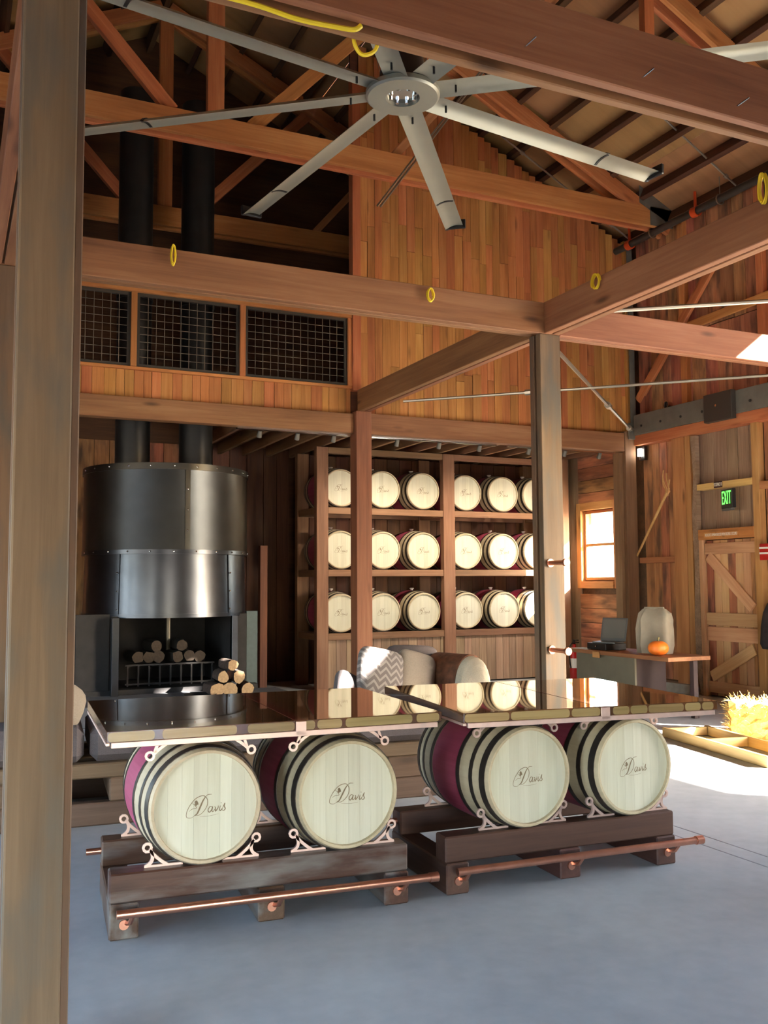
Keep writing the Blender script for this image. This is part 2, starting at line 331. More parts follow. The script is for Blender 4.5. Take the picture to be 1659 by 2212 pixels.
def place(name, me, parent=None, loc=None, rot=None, mat=None):
    o = bpy.data.objects.new(name, me); COL.objects.link(o)
    if parent: o.parent = parent
    if loc is not None: o.location = loc
    if rot is not None: o.rotation_euler = rot
    if mat is not None: o.matrix_local = mat
    return o
def tag(o, label=None, cat=None, group=None, kind=None):
    if label: o['label'] = label
    if cat: o['category'] = cat
    if group: o['group'] = group
    if kind: o['kind'] = kind
    return o
def thing(name, label, cat, loc=(0, 0, 0), rz=0.0, group=None):
    o = bpy.data.objects.new(name, None); COL.objects.link(o); o.location = loc; o.rotation_euler = (0, 0, rz); o.empty_display_size = 0.2
    return tag(o, label, cat, group)
def struct(name, label, loc=(0, 0, 0)):
    o = bpy.data.objects.new(name, None); COL.objects.link(o); o.location = loc
    return tag(o, label, None, None, 'structure')
_cache = {}
def stick_mesh(l, w, h, mat, c=0.004):
    key = (round(l, 3), round(w, 3), round(h, 3), mat.name, c)
    if key not in _cache: _cache[key] = MB().box(-l / 2, l / 2, -w / 2, w / 2, -h / 2, h / 2, c).mesh('stick', mat)
    return _cache[key]
def stick(name, p0, p1, w, h, mat, parent=None, up=(0, 0, 1), c=0.004):
    """A squared timber from p0 to p1; local X runs along it, h along 'up', w across."""
    p0 = Vector(p0); p1 = Vector(p1); d = p1 - p0; l = d.length; x = d / l; up = Vector(up)
    y = up.cross(x)
    if y.length < 1e-4: y = Vector((0, 1, 0)).cross(x)
    y.normalize(); z = x.cross(y)
    m = Matrix((x, y, z)).transposed().to_4x4(); m.translation = (p0 + p1) / 2
    if parent is not None: m = Matrix.Translation(-parent.location) @ m if parent.rotation_euler.z == 0 else (Matrix.Translation(parent.location) @ parent.rotation_euler.to_matrix().to_4x4()).inverted() @ m
    return place(name, stick_mesh(l, w, h, mat, c), parent, mat=m)
def bxo(name, x0, x1, y0, y1, z0, z1, mat, parent=None, c=0.004, along='x'):
    """Box piece whose local X runs along the named world axis."""
    if along == 'x': return stick(name, (x0, (y0 + y1) / 2, (z0 + z1) / 2), (x1, (y0 + y1) / 2, (z0 + z1) / 2), y1 - y0, z1 - z0, mat, parent, c=c)
    if along == 'y': return stick(name, ((x0 + x1) / 2, y0, (z0 + z1) / 2), ((x0 + x1) / 2, y1, (z0 + z1) / 2), x1 - x0, z1 - z0, mat, parent, c=c)
    return stick(name, ((x0 + x1) / 2, (y0 + y1) / 2, z0), ((x0 + x1) / 2, (y0 + y1) / 2, z1), y1 - y0, x1 - x0, mat, parent, up=(1, 0, 0), c=c)
def spline(pts, n=8, closed=False):
    P = [Vector(p) for p in pts]; out = []; N_ = len(P)
    for i in range(N_ if closed else N_ - 1):
        p0, p1, p2, p3 = (P[(i + k) % N_] for k in (-1, 0, 1, 2)) if closed else (P[max(i - 1, 0)], P[i], P[i + 1], P[min(i + 2, N_ - 1)])
        for k in range(n):
            t = k / n; out.append(0.5 * ((2 * p1) + (p2 - p0) * t + (2 * p0 - 5 * p1 + 4 * p2 - p3) * t * t + (3 * p1 - p0 - 3 * p2 + p3) * t ** 3))
    if not closed: out.append(P[-1])
    return out
def text_mesh(body, size, mat, depth=0.002):
    cu = bpy.data.curves.new('txt', 'FONT'); cu.body = body; cu.size = size; cu.align_x = 'CENTER'; cu.align_y = 'CENTER'; cu.extrude = depth; cu.space_character = 1.12
    o = bpy.data.objects.new('txt', cu); COL.objects.link(o); bpy.context.view_layer.update()
    dg = bpy.context.evaluated_depsgraph_get(); me = bpy.data.meshes.new_from_object(o.evaluated_get(dg))
    bpy.data.objects.remove(o); me.materials.clear(); me.materials.append(mat); return me
def sheet_with_holes(fix, t, a0, a1, z0, z1, holes, axis):
    """A slab wall with rectangular holes; axis 'x' = wall in plane X=fix (runs along Y)."""
    A = sorted({a0, a1, *[h[0] for h in holes], *[h[1] for h in holes]}); Z = sorted({z0, z1, *[h[2] for h in holes], *[h[3] for h in holes]})
    mb = MB()
    for i in range(len(A) - 1):
        run = None
        for k in range(len(Z) - 1):
            am, zm = (A[i] + A[i + 1]) / 2, (Z[k] + Z[k + 1]) / 2
            solid = not any(h[0] < am < h[1] and h[2] < zm < h[3] for h in holes)
            if solid and run is None: run = Z[k]
            if run is not None and (not solid or k == len(Z) - 2):
                top = Z[k + 1] if solid else Z[k]
                if axis == 'x': mb.box(fix, fix + t, A[i], A[i + 1], run, top)
                else: mb.box(A[i], A[i + 1], fix, fix + t, run, top)
                run = None
    return mb
def roof_z(x): return 7.384 - 0.484 * (x - 9.91) if x >= 2.8 else 7.384 - 0.484 * ((5.6 - x) - 9.91)

# ================================================================== SETTING
fl = struct('floor', 'grey concrete slab floor with sawn joints')
bxo('slab_base', -4.4, 10.2, -4.0, 16.0, -0.2, -0.012, MT['gap'], fl, c=0)
for x0, x1 in ((-4.4, 0.1), (0.108, 4.335), (4.343, 4.495), (4.503, 7.4), (7.408, 10.2)):
    for y0, y1 in ((-4.0, 9.9), (9.908, 16.0)):
        if (x0 == 4.343) or y0 == -4.0 or True:
            MB().box(x0, x1, y0, y1, -0.1, 0.0, 0.003).build('slab', MT['concrete'], fl)
gd = MB().box(-60, 80, -60, 60, -0.5, -0.21).build('ground', MT['ground']); tag(gd, 'dry pale ground outside the barn', kind='structure')

# right wall ---------------------------------------------------------
wr = struct('wall_right', 'board and stud wall with window, door and steel channel')
sheet_with_holes(10.08, 0.14, -4.0, 16.0, 0.0, 7.3, RIGHT_HOLES, 'x').build('backing', MT['dark_plank'], wr)
def wall_planks(y_from, y_to, z0, z1, mat, w=0.2, skip=(), proud=0.012):
    y = y_from
    while y > y_to + 0.03:
        ww = min(w * random.uniform(0.8, 1.25), y - y_to)
        if not any(a < y - ww / 2 < b for a, b in skip):
            t = random.uniform(0.015, 0.028)
            bxo('plank', 10.08 - t, 10.079, y - ww + 0.004, y, z0 + random.uniform(0, 0.01), z1, mat, wr, c=0.003, along='z')
        y -= ww
wall_planks(11.78, 11.02, 0.16, 3.82, MT['old_plank'], 0.21)
wall_planks(10.70, 9.45, 2.40, 3.82, MT['grey_plank'], 0.24)
wall_planks(9.32, 8.2, 0.16, 3.82, MT['old_plank'], 0.24)
wall_planks(11.78, 8.0, 4.3, 5.4, MT['old_plank'], 0.23)
wall_planks(11.78, 8.0, 5.41, 7.2, MT['old_plank'], 0.22)
wall_planks(15.0, 13.45, 0.2, 3.95, MT['grey_plank'], 0.22)
# horizontal boards above and below the window
for z0 in (2.98, 3.2, 3.42, 3.64):
    bxo('plank', 10.05, 10.079, 12.06, 13.5, z0, z0 + 0.212, MT['old_plank'], wr, along='y')
for z0 in (0.2, 0.45, 0.7, 0.95, 1.2):
    bxo('plank', 10.05, 10.079, 12.06, 13.5, z0, z0 + 0.242, MT['old_plank'], wr, along='y')
# studs and rails of the lower wall
for y0, y1, z0, z1 in ((10.74, 11.01, 0.13, 3.82), (10.62, 10.73, 0.1, 3.82), (9.33, 9.45, 0.0, 3.82), (8.1, 8.22, 0.1, 3.82)):
    bxo('stud', 9.95, 10.06, y0, y1, z0, z1, MT['stud'], wr, along='z')
le = MB()  # live-edged slab nailed beside the door post
pts = spline([(10.66, 0.0), (10.73, 0.4), (10.75, 1.0), (10.72, 1.8), (10.74, 2.6), (10.70, 3.2), (10.74, 3.8)], 6)
for i in range(len(pts) - 1):
    a, b_ = pts[i], pts[i + 1]
    le.add([(9.94, 10.50 + 0.0, a.y), (9.94, a.x - 0.14, a.y), (9.94, b_.x - 0.14, b_.y), (9.94, 10.50, b_.y), (10.02, 10.50, a.y), (10.02, a.x - 0.14, a.y), (10.02, b_.x - 0.14, b_.y), (10.02, 10.50, b_.y)],
           [(0, 1, 2, 3), (5, 4, 7, 6), (0, 3, 7, 4), (1, 5, 6, 2)])
le.build('live_edge_slab', MT['grey_plank'], wr)
bxo('rail', 9.95, 10.06, 11.01, 11.8, 1.94, 2.03, MT['stud'], wr, along='y')
bxo('rail', 9.95, 10.06, 9.45, 10.5, 2.98, 3.07, MT['fork_wood'], wr, along='y')
bxo('lintel', 9.95, 10.06, 9.45, 10.62, 2.25, 2.40, MT['truss_wood'], wr, along='y')
bxo('rail', 9.95, 10.06, 8.2, 9.33, 2.9, 3.0, MT['stud'], wr, along='y')
bxo('rail', 9.95, 10.06, 8.2, 9.33, 0.78, 0.9, MT['stud'], wr, along='y')
bxo('concrete_curb', 9.86, 10.07, 10.62, 11.8, 0.0, 0.14, MT['concrete_curb'], wr, along='y')
bxo('concrete_curb', 9.86, 10.07, 7.2, 9.33, 0.0, 0.14, MT['concrete_curb'], wr, along='y')
bxo('concrete_curb', 9.86, 10.07, 12.06, 15.0, 0.0, 0.18, MT['concrete_curb'], wr, along='y')
bxo('wall_plate', 9.90, 10.07, 3.0, 11.8, 3.82, 3.98, MT['truss_wood'], wr, along='y')
# upper wall framing
for y0 in (11.6, 10.66, 9.16, 7.9):
    bxo('stud', 9.97, 10.06, y0, y0 + 0.12, 4.3, 7.2, MT['old_plank'] if y0 > 11 else MT['truss_wood'], wr, along='z')
stick('brace', (9.97, 11.75, 4.55), (9.97, 9.75, 6.55), 0.14, 0.06, MT['truss_wood'], wr, up=(1, 0, 0))
stick('brace', (9.99, 10.6, 5.48), (9.99, 8.0, 5.55), 0.05, 0.12, MT['truss_wood'], wr)
# lower studs beside the rack window
bxo('stud', 9.93, 10.06, 12.22, 12.34, 0.2, 3.75, MT['stud'], wr, along='z')
# steel channel on the wall plate
ch = thing('steel_channel', 'dark grey steel channel bolted along right wall above the wall plate', 'steel beam', (9.86, 11.75, 3.98))
m = MB(); m.box(0, 0.03, -8.5, 0, 0, 0.32, 0.004); m.box(0.03, 0.14, -8.5, 0, 0, 0.02); m.box(0.03, 0.14, -8.5, 0, 0.30, 0.32)
m.build('web', MT['steel'], ch)
for dy in (-0.18, -0.62, -1.06, -1.5, -2.4, -2.9):
    MB().cyl((-0.008, dy, 0.13), (0.001, dy, 0.13), 0.02, n=8).build('bolt', MT['black'], ch)
MB().box(-0.09, 0.0, -2.15, -1.62, -0.07, 0.33, 0.006).build('splice_plate', MT['pipe'], ch)
MB().cyl((-0.098, -1.86, 0.15), (-0.089, -1.86, 0.15), 0.018, n=8).build('bolt', MT['chrome'], ch)
cp = thing('steel_angle_post', 'tall dark steel angle post in the corner above right header end', 'steel post', (9.90, 11.86, 3.98))
m = MB(); m.box(-0.05, 0.05, -0.06, -0.045, 0, 3.2); m.box(0.035, 0.05, -0.045, 0.03, 0, 3.2); m.build('angle', MT['steel'], cp)
MB().box(-0.12, 0.06, -0.09, -0.062, -0.06, 0.2, 0.004).build('gusset', MT['steel'], cp)
MB().cyl((-0.16, -0.16, 0.1), (-0.05, -0.09, 0.1), 0.03, n=10).build('clevis', MT['rod'], cp)

# window in the right wall
wi = struct('window_1', 'bright double hung window beside the barrel rack', (10.08, 12.93, 1.68))
def wbar(y0, y1, z0, z1, x0=-0.02, x1=0.05, nm='frame'): bxo(nm, 10.08 + x0, 10.08 + x1, 12.93 + y0, 12.93 + y1, 1.68 + z0, 1.68 + z1, MT['stud'], wi, along='z' if (z1 - z0) > (y1 - y0) else 'y')
wbar(-0.43, -0.385, 0, 1.2); wbar(0.385, 0.43, 0, 1.2); wbar(-0.385, 0.385, 1.15, 1.2); wbar(-0.385, 0.385, 0, 0.05)
wbar(-0.385, 0.385, 0.585, 0.63, -0.01, 0.04, 'meeting_rail')
wbar(-0.56, -0.44, -0.14, 1.34, -0.09, -0.0, 'casing'); wbar(0.44, 0.56, -0.14, 1.34, -0.09, 0.0, 'casing')
wbar(-0.44, 0.44, 1.21, 1.34, -0.09, 0.0, 'casing'); wbar(-0.44, 0.44, -0.14, -0.02, -0.11, 0.0, 'sill')
for z0, z1 in ((0.05, 0.585), (0.63, 1.15)):
    MB().box(0.018, 0.022, -0.385, 0.385, z0, z1).build('pane', MT['glass'], wi)

MB().box(0.14, 0.45, -0.6, 0.6, 1.22, 1.26).build('sun_stop_board', MT['old_plank'], wi)  # unseen outer board added to trim the sunbeam through the window
# plank door with Z bracing
dr = struct('door_1', 'brown ledged and braced plank door under the exit sign')
y = 10.42
for k in range(7):
    bxo('plank', 10.02, 10.05, y - 0.133, y, 0.02, 2.24, MT['door_wood'] if k % 3 else MT['old_plank'], dr, along='z'); y -= 0.1385
bxo('jamb', 9.955, 10.06, 10.43, 10.52, 0.0, 2.25, MT['door_wood'], dr, along='z')
for z0, z1 in ((2.04, 2.2), (1.02, 1.2), (0.80, 1.0), (0.06, 0.22)):
    bxo('ledge', 9.985, 10.018, 9.46, 10.42, z0, z1, MT['door_wood'], dr, along='y')
stick('brace', (9.999, 10.36, 2.02), (9.999, 9.55, 1.28), 0.16, 0.03, MT['door_wood'], dr, up=(1, 0, 0))
stick('brace', (9.999, 9.55, 0.72), (9.999, 10.36, 0.28), 0.16, 0.03, MT['door_wood'], dr, up=(1, 0, 0))

# left and camera-side walls (out of frame, they shape the daylight)
wlft = struct('wall_left', 'board wall with wide doors on the left')
sheet_with_holes(-4.52, 0.12, -4.0, 16.0, 0.0, 7.3, LEFT_HOLES, 'x').build('boards', MT['dark_plank'], wlft)
wfr = struct('wall_front', 'board wall with two wide barn doors')
sheet_with_holes(-4.12, 0.12, -4.4, 10.2, 0.0, 7.3, BACK_HOLES, 'y').build('boards', MT['dark_plank'], wfr)
MB().add([(-4.4, -4.06, 7.3), (10.2, -4.06, 7.3), (2.8, -4.06, 10.8), (-4.4, -4.12, 7.3), (10.2, -4.12, 7.3), (2.8, -4.12, 10.8)], [(0, 1, 2), (5, 4, 3)]).build('gable', MT['old_plank'], wfr)
wwg = struct('wall_sunblock', 'added outside wall, out of view, shading the front opening from sun')  # unseen wall added to block direct sun from the front opening
MB().box(3.0, 3.2, -12.5, -4.13, 0.0, 8.6).build('boards', MT['old_plank'], wwg)
# far wall of the back aisle
wre = struct('wall_rear', 'dark plank wall behind fireplace and barrel rack')
bxo('backing', -4.4, 10.1, 15.3, 15.4, 0.0, 11.0, MT['dark_plank'], wre, c=0)
x = -0.6
while x < 5.1:
    w = random.uniform(0.2, 0.3); bxo('plank', x, x + w - 0.006, 15.27, 15.299, 0.0, 3.95, MT['old_plank'] if 1.4 < x < 3.3 else MT['dark_plank'], wre, along='z'); x += w

# gable wall of planks above the header ------------------------------
wb = struct('wall_back', 'gable wall of narrow reclaimed wood planks above the header')
m = MB()
m.add([(5.04, 11.94, 4.0), (10.08, 11.94, 4.0), (10.08, 11.94, roof_z(10.08) - 0.32), (5.04, 11.94, roof_z(5.04) - 0.32), (5.04, 11.98, 4.0), (10.08, 11.98, 4.0), (10.08, 11.98, roof_z(10.08) - 0.32), (5.04, 11.98, roof_z(5.04) - 0.32)],
      [(0, 1, 2, 3), (7, 6, 5, 4), (0, 3, 7, 4), (1, 5, 6, 2), (3, 2, 6, 7), (0, 4, 5, 1)])
m.build('backing', MT['dark_plank'], wb)
x = 5.16
while x < 9.94:
    w = min(random.choice((0.115, 0.13, 0.14, 0.15)), 10.0 - x); z = 4.02; top = roof_z(x + w) - 0.22
    cuts = [z]; nxt = z + random.uniform(0.5, 1.9)
    while nxt < top - 0.35: cuts.append(nxt); nxt += random.uniform(0.9, 2.2)
    cuts.append(top)
    for z0, z1 in zip(cuts, cuts[1:]):
        t = random.uniform(0.018, 0.03)
        bxo('plank', x + 0.0015, x + w - 0.0015, 11.94 - t, 11.939, z0 + 0.0015, z1 - 0.0015, MT['plank'], wb, c=0.002, along='z')
    x += w
bxo('corner_trim', 5.03, 5.155, 11.84, 11.98, 4.33, 8.9, MT['truss_wood'], wb, along='z')
bxo('corner_trim', 9.84, 9.98, 11.86, 11.94, 4.06, 7.2, MT['plank'], wb, along='z')
# plank strip and wire mesh panels left of the corner trim
bxo('backing', -4.4, 5.03, 11.95, 11.98, 4.0, 4.38, MT['dark_plank'], wb, c=0)
x = 0.4
while x < 5.0:
    w = min(random.uniform(0.1, 0.17), 5.03 - x); t = random.uniform(0.018, 0.028)
    bxo('plank', x + 0.0015, x + w - 0.0015, 11.95 - t, 11.949, 4.0, 4.36, MT['plank'], wb, c=0.002, along='z'); x += w
bxo('rail', 0.2, 5.03, 11.88, 11.98, 4.36, 4.40, MT['truss_wood'], wb)
bxo('rail', 0.2, 5.03, 11.86, 11.98, 5.36, 5.62, MT['truss_wood'], wb)
for x in (0.62, 2.0, 3.42, 4.97):
    bxo('mullion', x, x + 0.075, 11.87, 11.98, 4.40, 5.36, MT['truss_wood'], wb, along='z')
for x0, x1, lab in ((0.695, 2.0, 'black framed wire mesh panel at the left, beside the foreground post'), (2.075, 3.42, 'middle black framed wire mesh panel above the fireplace'), (3.495, 4.97, 'black framed wire mesh panel next to the plank gable wall')):
    t = thing('mesh_panel', lab, 'wire mesh', (x0, 11.93, 4.4), group='wire mesh panels over the header'); W = x1 - x0
    fm = MT['mesh_frame']
    for a in ((0, 0.04, 0, 0.96), (W - 0.04, W, 0, 0.96)): MB().box(a[0], a[1], -0.02, 0.02, a[2], a[3]).build('frame_bar', fm, t)
    for z in (0, 0.92): MB().box(0.04, W - 0.04, -0.02, 0.02, z, z + 0.04).build('frame_bar', fm, t)
    n = int(round((W - 0.08) / 0.105)); vert = MB().cyl((0, 0, 0.04), (0, 0, 0.92), 0.005, n=5).mesh('wire', MT['mesh_wire'])
    for k in range(1, n): place('wire', vert, t, (0.04 + (W - 0.08) * k / n, -0.004, 0))
    hor = MB().cyl((0.04, 0, 0), (W - 0.04, 0, 0), 0.005, n=5).mesh('wire', MT['mesh_wire'])
    for k in range(1, 9): place('wire', hor, t, (0, 0.004, 0.04 + 0.88 * k / 9))

# roof ---------------------------------------------------------------
ce = struct('ceiling', 'pitched roof of tan decking on dark purlins')
SL = math.atan(0.484)
for side in (1, -1):
    for (ya, yb) in ((-4.2, 2.0), (2.004, 5.0), (5.004, 8.0), (8.004, 11.0), (11.004, 15.4)):
        a = (2.8, yb if side > 0 else ya, roof_z(2.8)); e_x = 10.45 if side > 0 else -4.85
        n_ = 6
        for k in range(n_):
            xa = 2.8 + (e_x - 2.8) * k / n_; xb = 2.8 + (e_x - 2.8) * (k + 1) / n_
            p = Vector((xa, (ya + yb) / 2, roof_z(xa) + 0.02)); q = Vector((xb, (ya + yb) / 2, roof_z(xb) + 0.02))
            up = Vector((0.484 * side, 0, 1)).normalized()
            if side > 0 and yb > 2 or k == 0 or True: stick('deck_panel', p, q - (q - p).normalized() * 0.004, yb - ya, 0.03, MT['deck'], ce, up=up, c=0)
    k = 0
    x = 10.0
    while x > 3.0:
        xx = x if side > 0 else 5.6 - x
        up = Vector((0.484 * side, 0, 1)).normalized(); c_ = Vector((xx, 0, roof_z(xx))) - up * 0.09
        stick('purlin', (c_.x, -4.0, c_.z), (c_.x, 15.3, c_.z), 0.075, 0.185, MT['purlin'], ce, up=up)
        x -= 0.54
bxo('ridge_board', 2.76, 2.84, -4.0, 15.3, roof_z(2.8) - 0.3, roof_z(2.8) - 0.02, MT['purlin'], ce, along='y')
# loft floor and joists over the rack
cl = struct('trim_1', 'loft floor joists over the barrel rack')
bxo('loft_deck', 3.5, 10.06, 11.99, 15.29, 4.0, 4.04, MT['dark_plank'], cl, c=0)
x = 3.6
while x < 10.0: bxo('joist', x, x + 0.06, 12.0, 15.28, 3.82, 3.999, MT['rack_wood'], cl, along='y'); x += 0.42

# ================================================================== TIMBER FRAME
def double(name, label, cat, p0, p1, h, tot, along, gap=0.1):
    """Twin-board member with a slot between the boards."""
    t = thing(name, label, cat, tuple((Vector(p0) + Vector(p1)) / 2) if along != 'z' else p0)
    p0 = Vector(p0); p1 = Vector(p1); d = (p1 - p0).normalized()
    if along == 'x': side = Vector((0, 1, 0)); up = (0, 0, 1)
    elif along == 'y': side = Vector((1, 0, 0)); up = (0, 0, 1)
    else: side = Vector((0, 1, 0)); up = (1, 0, 0)
    mat = MT['timber_post'] if along == 'z' else MT['timber']
    a, g = tot * (1 - gap) / 2, tot * gap
    o1 = side * (-tot / 2 + a / 2); o2 = side * (tot / 2 - a / 2)
    stick('board', p0 + o1, p1 + o1, a, h, mat, t, up=up, c=0.006)
    stick('board', p0 + o2, p1 + o2, a, h, mat, t, up=up, c=0.006)
    e = d * 0.002
    stick('spacer', p0 + e, p1 - e, g, h - (0.16 if gap > 0.3 else 0.06), mat, t, up=up, c=0)
    return t
Zb = (4.03 + 4.335) / 2
fgb = double('tie_beam', 'large twin board beam crossing the top right foreground', 'beam', (0.2, 3.54, 4.19), (5.32, 3.54, 4.19), 0.32, 0.17, 'x', 0.36)
double('tie_beam', 'twin board beam from the left behind the fan to the centre post', 'beam', (0.19, 7.44, Zb), (5.3, 7.44, Zb), 0.305, 0.17, 'x')
double('tie_beam', 'twin board beam from centre post to right wall with sunlit end', 'beam', (5.305, 7.44, Zb), (9.95, 7.44, Zb), 0.305, 0.17, 'x')
double('tie_beam', 'twin board beam running from centre post towards the camera at right', 'beam', (5.2, 3.63, Zb), (5.2, 7.35, Zb), 0.305, 0.17, 'y')
double('tie_beam', 'dark sided beam from centre post back to the header post', 'beam', (5.17, 7.53, Zb), (5.17, 11.82, Zb), 0.305, 0.17, 'y')
double('tie_beam', 'twin board beam over the left posts, mostly hidden by foreground post', 'beam', (0.3, 3.63, Zb), (0.3, 7.35, Zb), 0.305, 0.17, 'y')
double('timber_post', 'tall twin board timber post in the left foreground', 'post', (0.285, 3.54, 0), (0.285, 3.54, 4.03), 0.19, 0.17, 'z', 0.2)
st = bpy.data.objects['timber_post']; bxo('side_board', 0.381, 0.41, 3.49, 3.62, 0, 4.028, MT['timber_post'], st, along='z')
double('timber_post', 'square centre timber post with copper pegs behind right barrel table', 'post', (5.182, 7.445, 0), (5.182, 7.445, 4.03), 0.235, 0.18, 'z', 0.2)
double('timber_post', 'far left timber post at the picture edge', 'post', (0.3, 7.445, 0), (0.3, 7.445, 4.03), 0.2, 0.18, 'z')
double('timber_post', 'timber post at right end of the foreground beam', 'post', (5.2, 3.545, 0), (5.2, 3.545, 4.03), 0.235, 0.18, 'z')
hp = thing('header_post', 'timber post carrying the header in front of the barrel rack', 'post', (5.155, 11.85, 0))
bxo('post_body', 5.04, 5.27, 11.75, 11.97, 0, 4.028, MT['timber'], hp, along='z')
kp = thing('header_post', 'broad corner post at right end of the header by the window', 'post', (9.86, 11.92, 0))
bxo('post_body', 9.73, 9.94, 11.81, 12.06, 0, 4.05, MT['rack_wood'], kp, along='z')
bxo('post_cheek', 9.66, 9.729, 11.88, 12.04, 0, 3.71, MT['rack_wood'], kp, along='z')
h1 = thing('header_beam', 'orange brown header beam above the fireplace', 'beam', (2.0, 11.9, 3.73)); bxo('beam_body', -4.38, 5.035, 11.83, 11.99, 3.725, 3.998, MT['timber'], h1)
h2 = thing('header_beam', 'header beam above the barrel rack', 'beam', (7.5, 11.9, 3.73)); bxo('beam_body', 5.275, 9.725, 11.82, 11.99, 3.725, 4.018, MT['timber'], h2)

# trusses ------------------------------------------------------------
TR_LAB = {2: 'roof truss nearest the camera, above the frame', 5: 'roof truss above the fan', 8: 'roof truss with orange rafters seen over the foreground beam',
          11: 'long orange roof truss crossing the picture behind the fan', 14: 'dim roof truss in the dark loft behind the gable'}
for Y in (2, 5, 8, 11, 14):
    t = thing('roof_truss', TR_LAB[Y], 'truss', (2.8, Y, 7.06), group='barn roof trusses')
    tm = MT['truss_wood']
    for dy in (-0.085, 0.085):
        stick('bottom_chord', (-4.3, Y + dy, 7.215), (9.96, Y + dy, 7.215), 0.07, 0.30, tm, t)
    for s in (1, -1):
        X = lambda x: x if s > 0 else 5.6 - x
        for dy in (-0.085, 0.085):
            stick('rafter', (X(9.95), Y + dy, roof_z(9.95) - 0.29), (X(2.85), Y + dy, roof_z(2.85) - 0.29), 0.065, 0.22, tm, t, up=(0.484 * s, 0, 1))
        stick('strut', (X(3.3), Y, 7.37), (X(5.35), Y, 9.55), 0.17, 0.09, tm, t, up=(0, 1, 0))
        stick('strut', (X(5.27), Y, 7.37), (X(6.7), Y, 9.05), 0.11, 0.09, MT['stud'], t, up=(0, 1, 0))
        if Y <= 8: stick('web_post', (X(7.05), Y, 7.37), (X(7.05), Y, 8.45), 0.1, 0.14, tm, t, up=(1, 0, 0))
        if s > 0:
            MB().box(9.55 - 2.8, 9.98 - 2.8, -0.13, -0.122, 0.01, 0.30).build('gusset_plate', MT['steel'], t)
            m = MB(); m.add([(9.35 - 2.8, -0.13, 0.33), (9.98 - 2.8, -0.13, 0.05), (9.98 - 2.8, -0.13, 0.33), (9.35 - 2.8, -0.13, 0.60), (9.35 - 2.8, -0.122, 0.33), (9.98 - 2.8, -0.122, 0.05), (9.98 - 2.8, -0.122, 0.33), (9.35 - 2.8, -0.122, 0.60)],
                            [(0, 1, 2, 3), (7, 6, 5, 4), (0, 3, 7, 4), (3, 2, 6, 7), (0, 4, 5, 1), (1, 5, 6, 2)]); m.build('gusset_plate', MT['steel'], t)
    stick('king_post', (2.83, Y, 7.37), (2.83, Y, roof_z(2.8) - 0.35), 0.1, 0.21, tm, t, up=(1, 0, 0))

# rods ---------------------------------------------------------------
def rod(label, p0, p1, r=0.016, knuckle=None, r2=None):
    t = thing('tie_rod', label, 'rod', p0); p0 = Vector(p0); d = Vector(p1) - p0
    MB().cyl((0, 0, 0), d, r, r2, n=8).build('bar', MT['rod'], t, True)
    if knuckle:
        for kf in knuckle: MB().cyl(d * (kf - 0.012), d * (kf + 0.012), r * 2.1, n=8).build('turnbuckle', MT['rod'], t, True)
rod('steel tie rod slanting from centre post to the corner bracket', (5.33, 7.55, 4.0), (9.76, 11.72, 4.07), 0.022, (0.62, 0.985))
rod('long thin steel rod passing behind the centre post to the right', (5.26, 10.72, 3.99), (9.85, 6.32, 3.99), 0.018, (0.26,))
rod('steel rod above the sunlit beam at right', (5.3, 7.17, 4.2), (9.9, 3.75, 4.2), 0.02)
rod('thin roof rod below the purlins near the pipe', (9.9, 9.5, 7.2), (8.05, 9.5, roof_z(8.05) - 0.05), 0.014, (0.1, 0.88))
rod('short roof rod beside the gable wall', (9.75, 11.6, 7.12), (7.38, 11.6, 8.35), 0.014, (0.15, 0.85))
rp_ = thing('hanging_rods', 'pair of thin rods hanging aslant in front of the gable planks', 'rod', (6.54, 9.5, 9.0))
for dx in (0, 0.04): MB().cyl((dx, 0, 0.0), (4.345 - 6.54 + dx, 0, 5.97 - 9.0), 0.013, n=6).build('bar', MT['rod'], rp_, True)
sp_ = thing('sprinkler_pipe', 'dark iron sprinkler pipe along the eave with orange couplings', 'pipe', (9.72, 11.93, 7.02))
MB().cyl((0, 0, 0), (0, -12, 0.05), 0.055, n=14).build('pipe_run', MT['pipe'], sp_, True)
for dy in (-0.36, -1.82, -3.6):
    MB().lathe([(dy - 0.05, 0.062), (dy - 0.05, 0.078), (dy + 0.05, 0.078), (dy + 0.05, 0.062)], 14).build('coupling', MT['orange'], sp_, True)
    m = MB(); m.cyl((0, dy, 0.06), (0, dy, 0.3), 0.022, n=8); m.build('riser', MT['orange'], sp_, True)
for dy in (-0.9, -2.3):
    m = MB(); m.tube([(0.07 * math.cos(a), dy, 0.07 * math.sin(a)) for a in [i * 2 * math.pi / 12 for i in range(12)]], 0.012, 5, closed=True); m.cyl((0, dy, 0.07), (0, dy, 0.33), 0.008, n=6); m.build('hanger', MT['rod'], sp_, True)

# ================================================================== FAN
fan = thing('ceiling_fan', 'huge eight bladed grey metal ceiling fan', 'fan', (2.68, 5.44, 4.9))
m = MB(); m.lathe([(0.0, 0.115), (0.0, 0.235), (0.012, 0.25), (0.04, 0.25), (0.05, 0.24), (0.05, 0.05)], 40, 'Z'); m.lathe([(0.03, 0.115), (0.0, 0.115)], 40, 'Z')
m.build('hub_ring', MT['blade'], fan, True)
MB().lathe([(0.028, 0.0), (0.028, 0.114)][::-1], 32, 'Z').build('hub_plate', MT['chrome'], fan)
for k in range(8):
    a = k * math.pi / 4; MB().cyl((0.085 * math.cos(a), 0.085 * math.sin(a), 0.005), (0.085 * math.cos(a), 0.085 * math.sin(a), 0.027), 0.012, n=8).build('bolt', MT['chrome'], fan, True)
MB().cyl((0, 0, 0.052), (0, 0, 0.34), 0.17, 0.13, n=24).build('motor', MT['black'], fan, True)
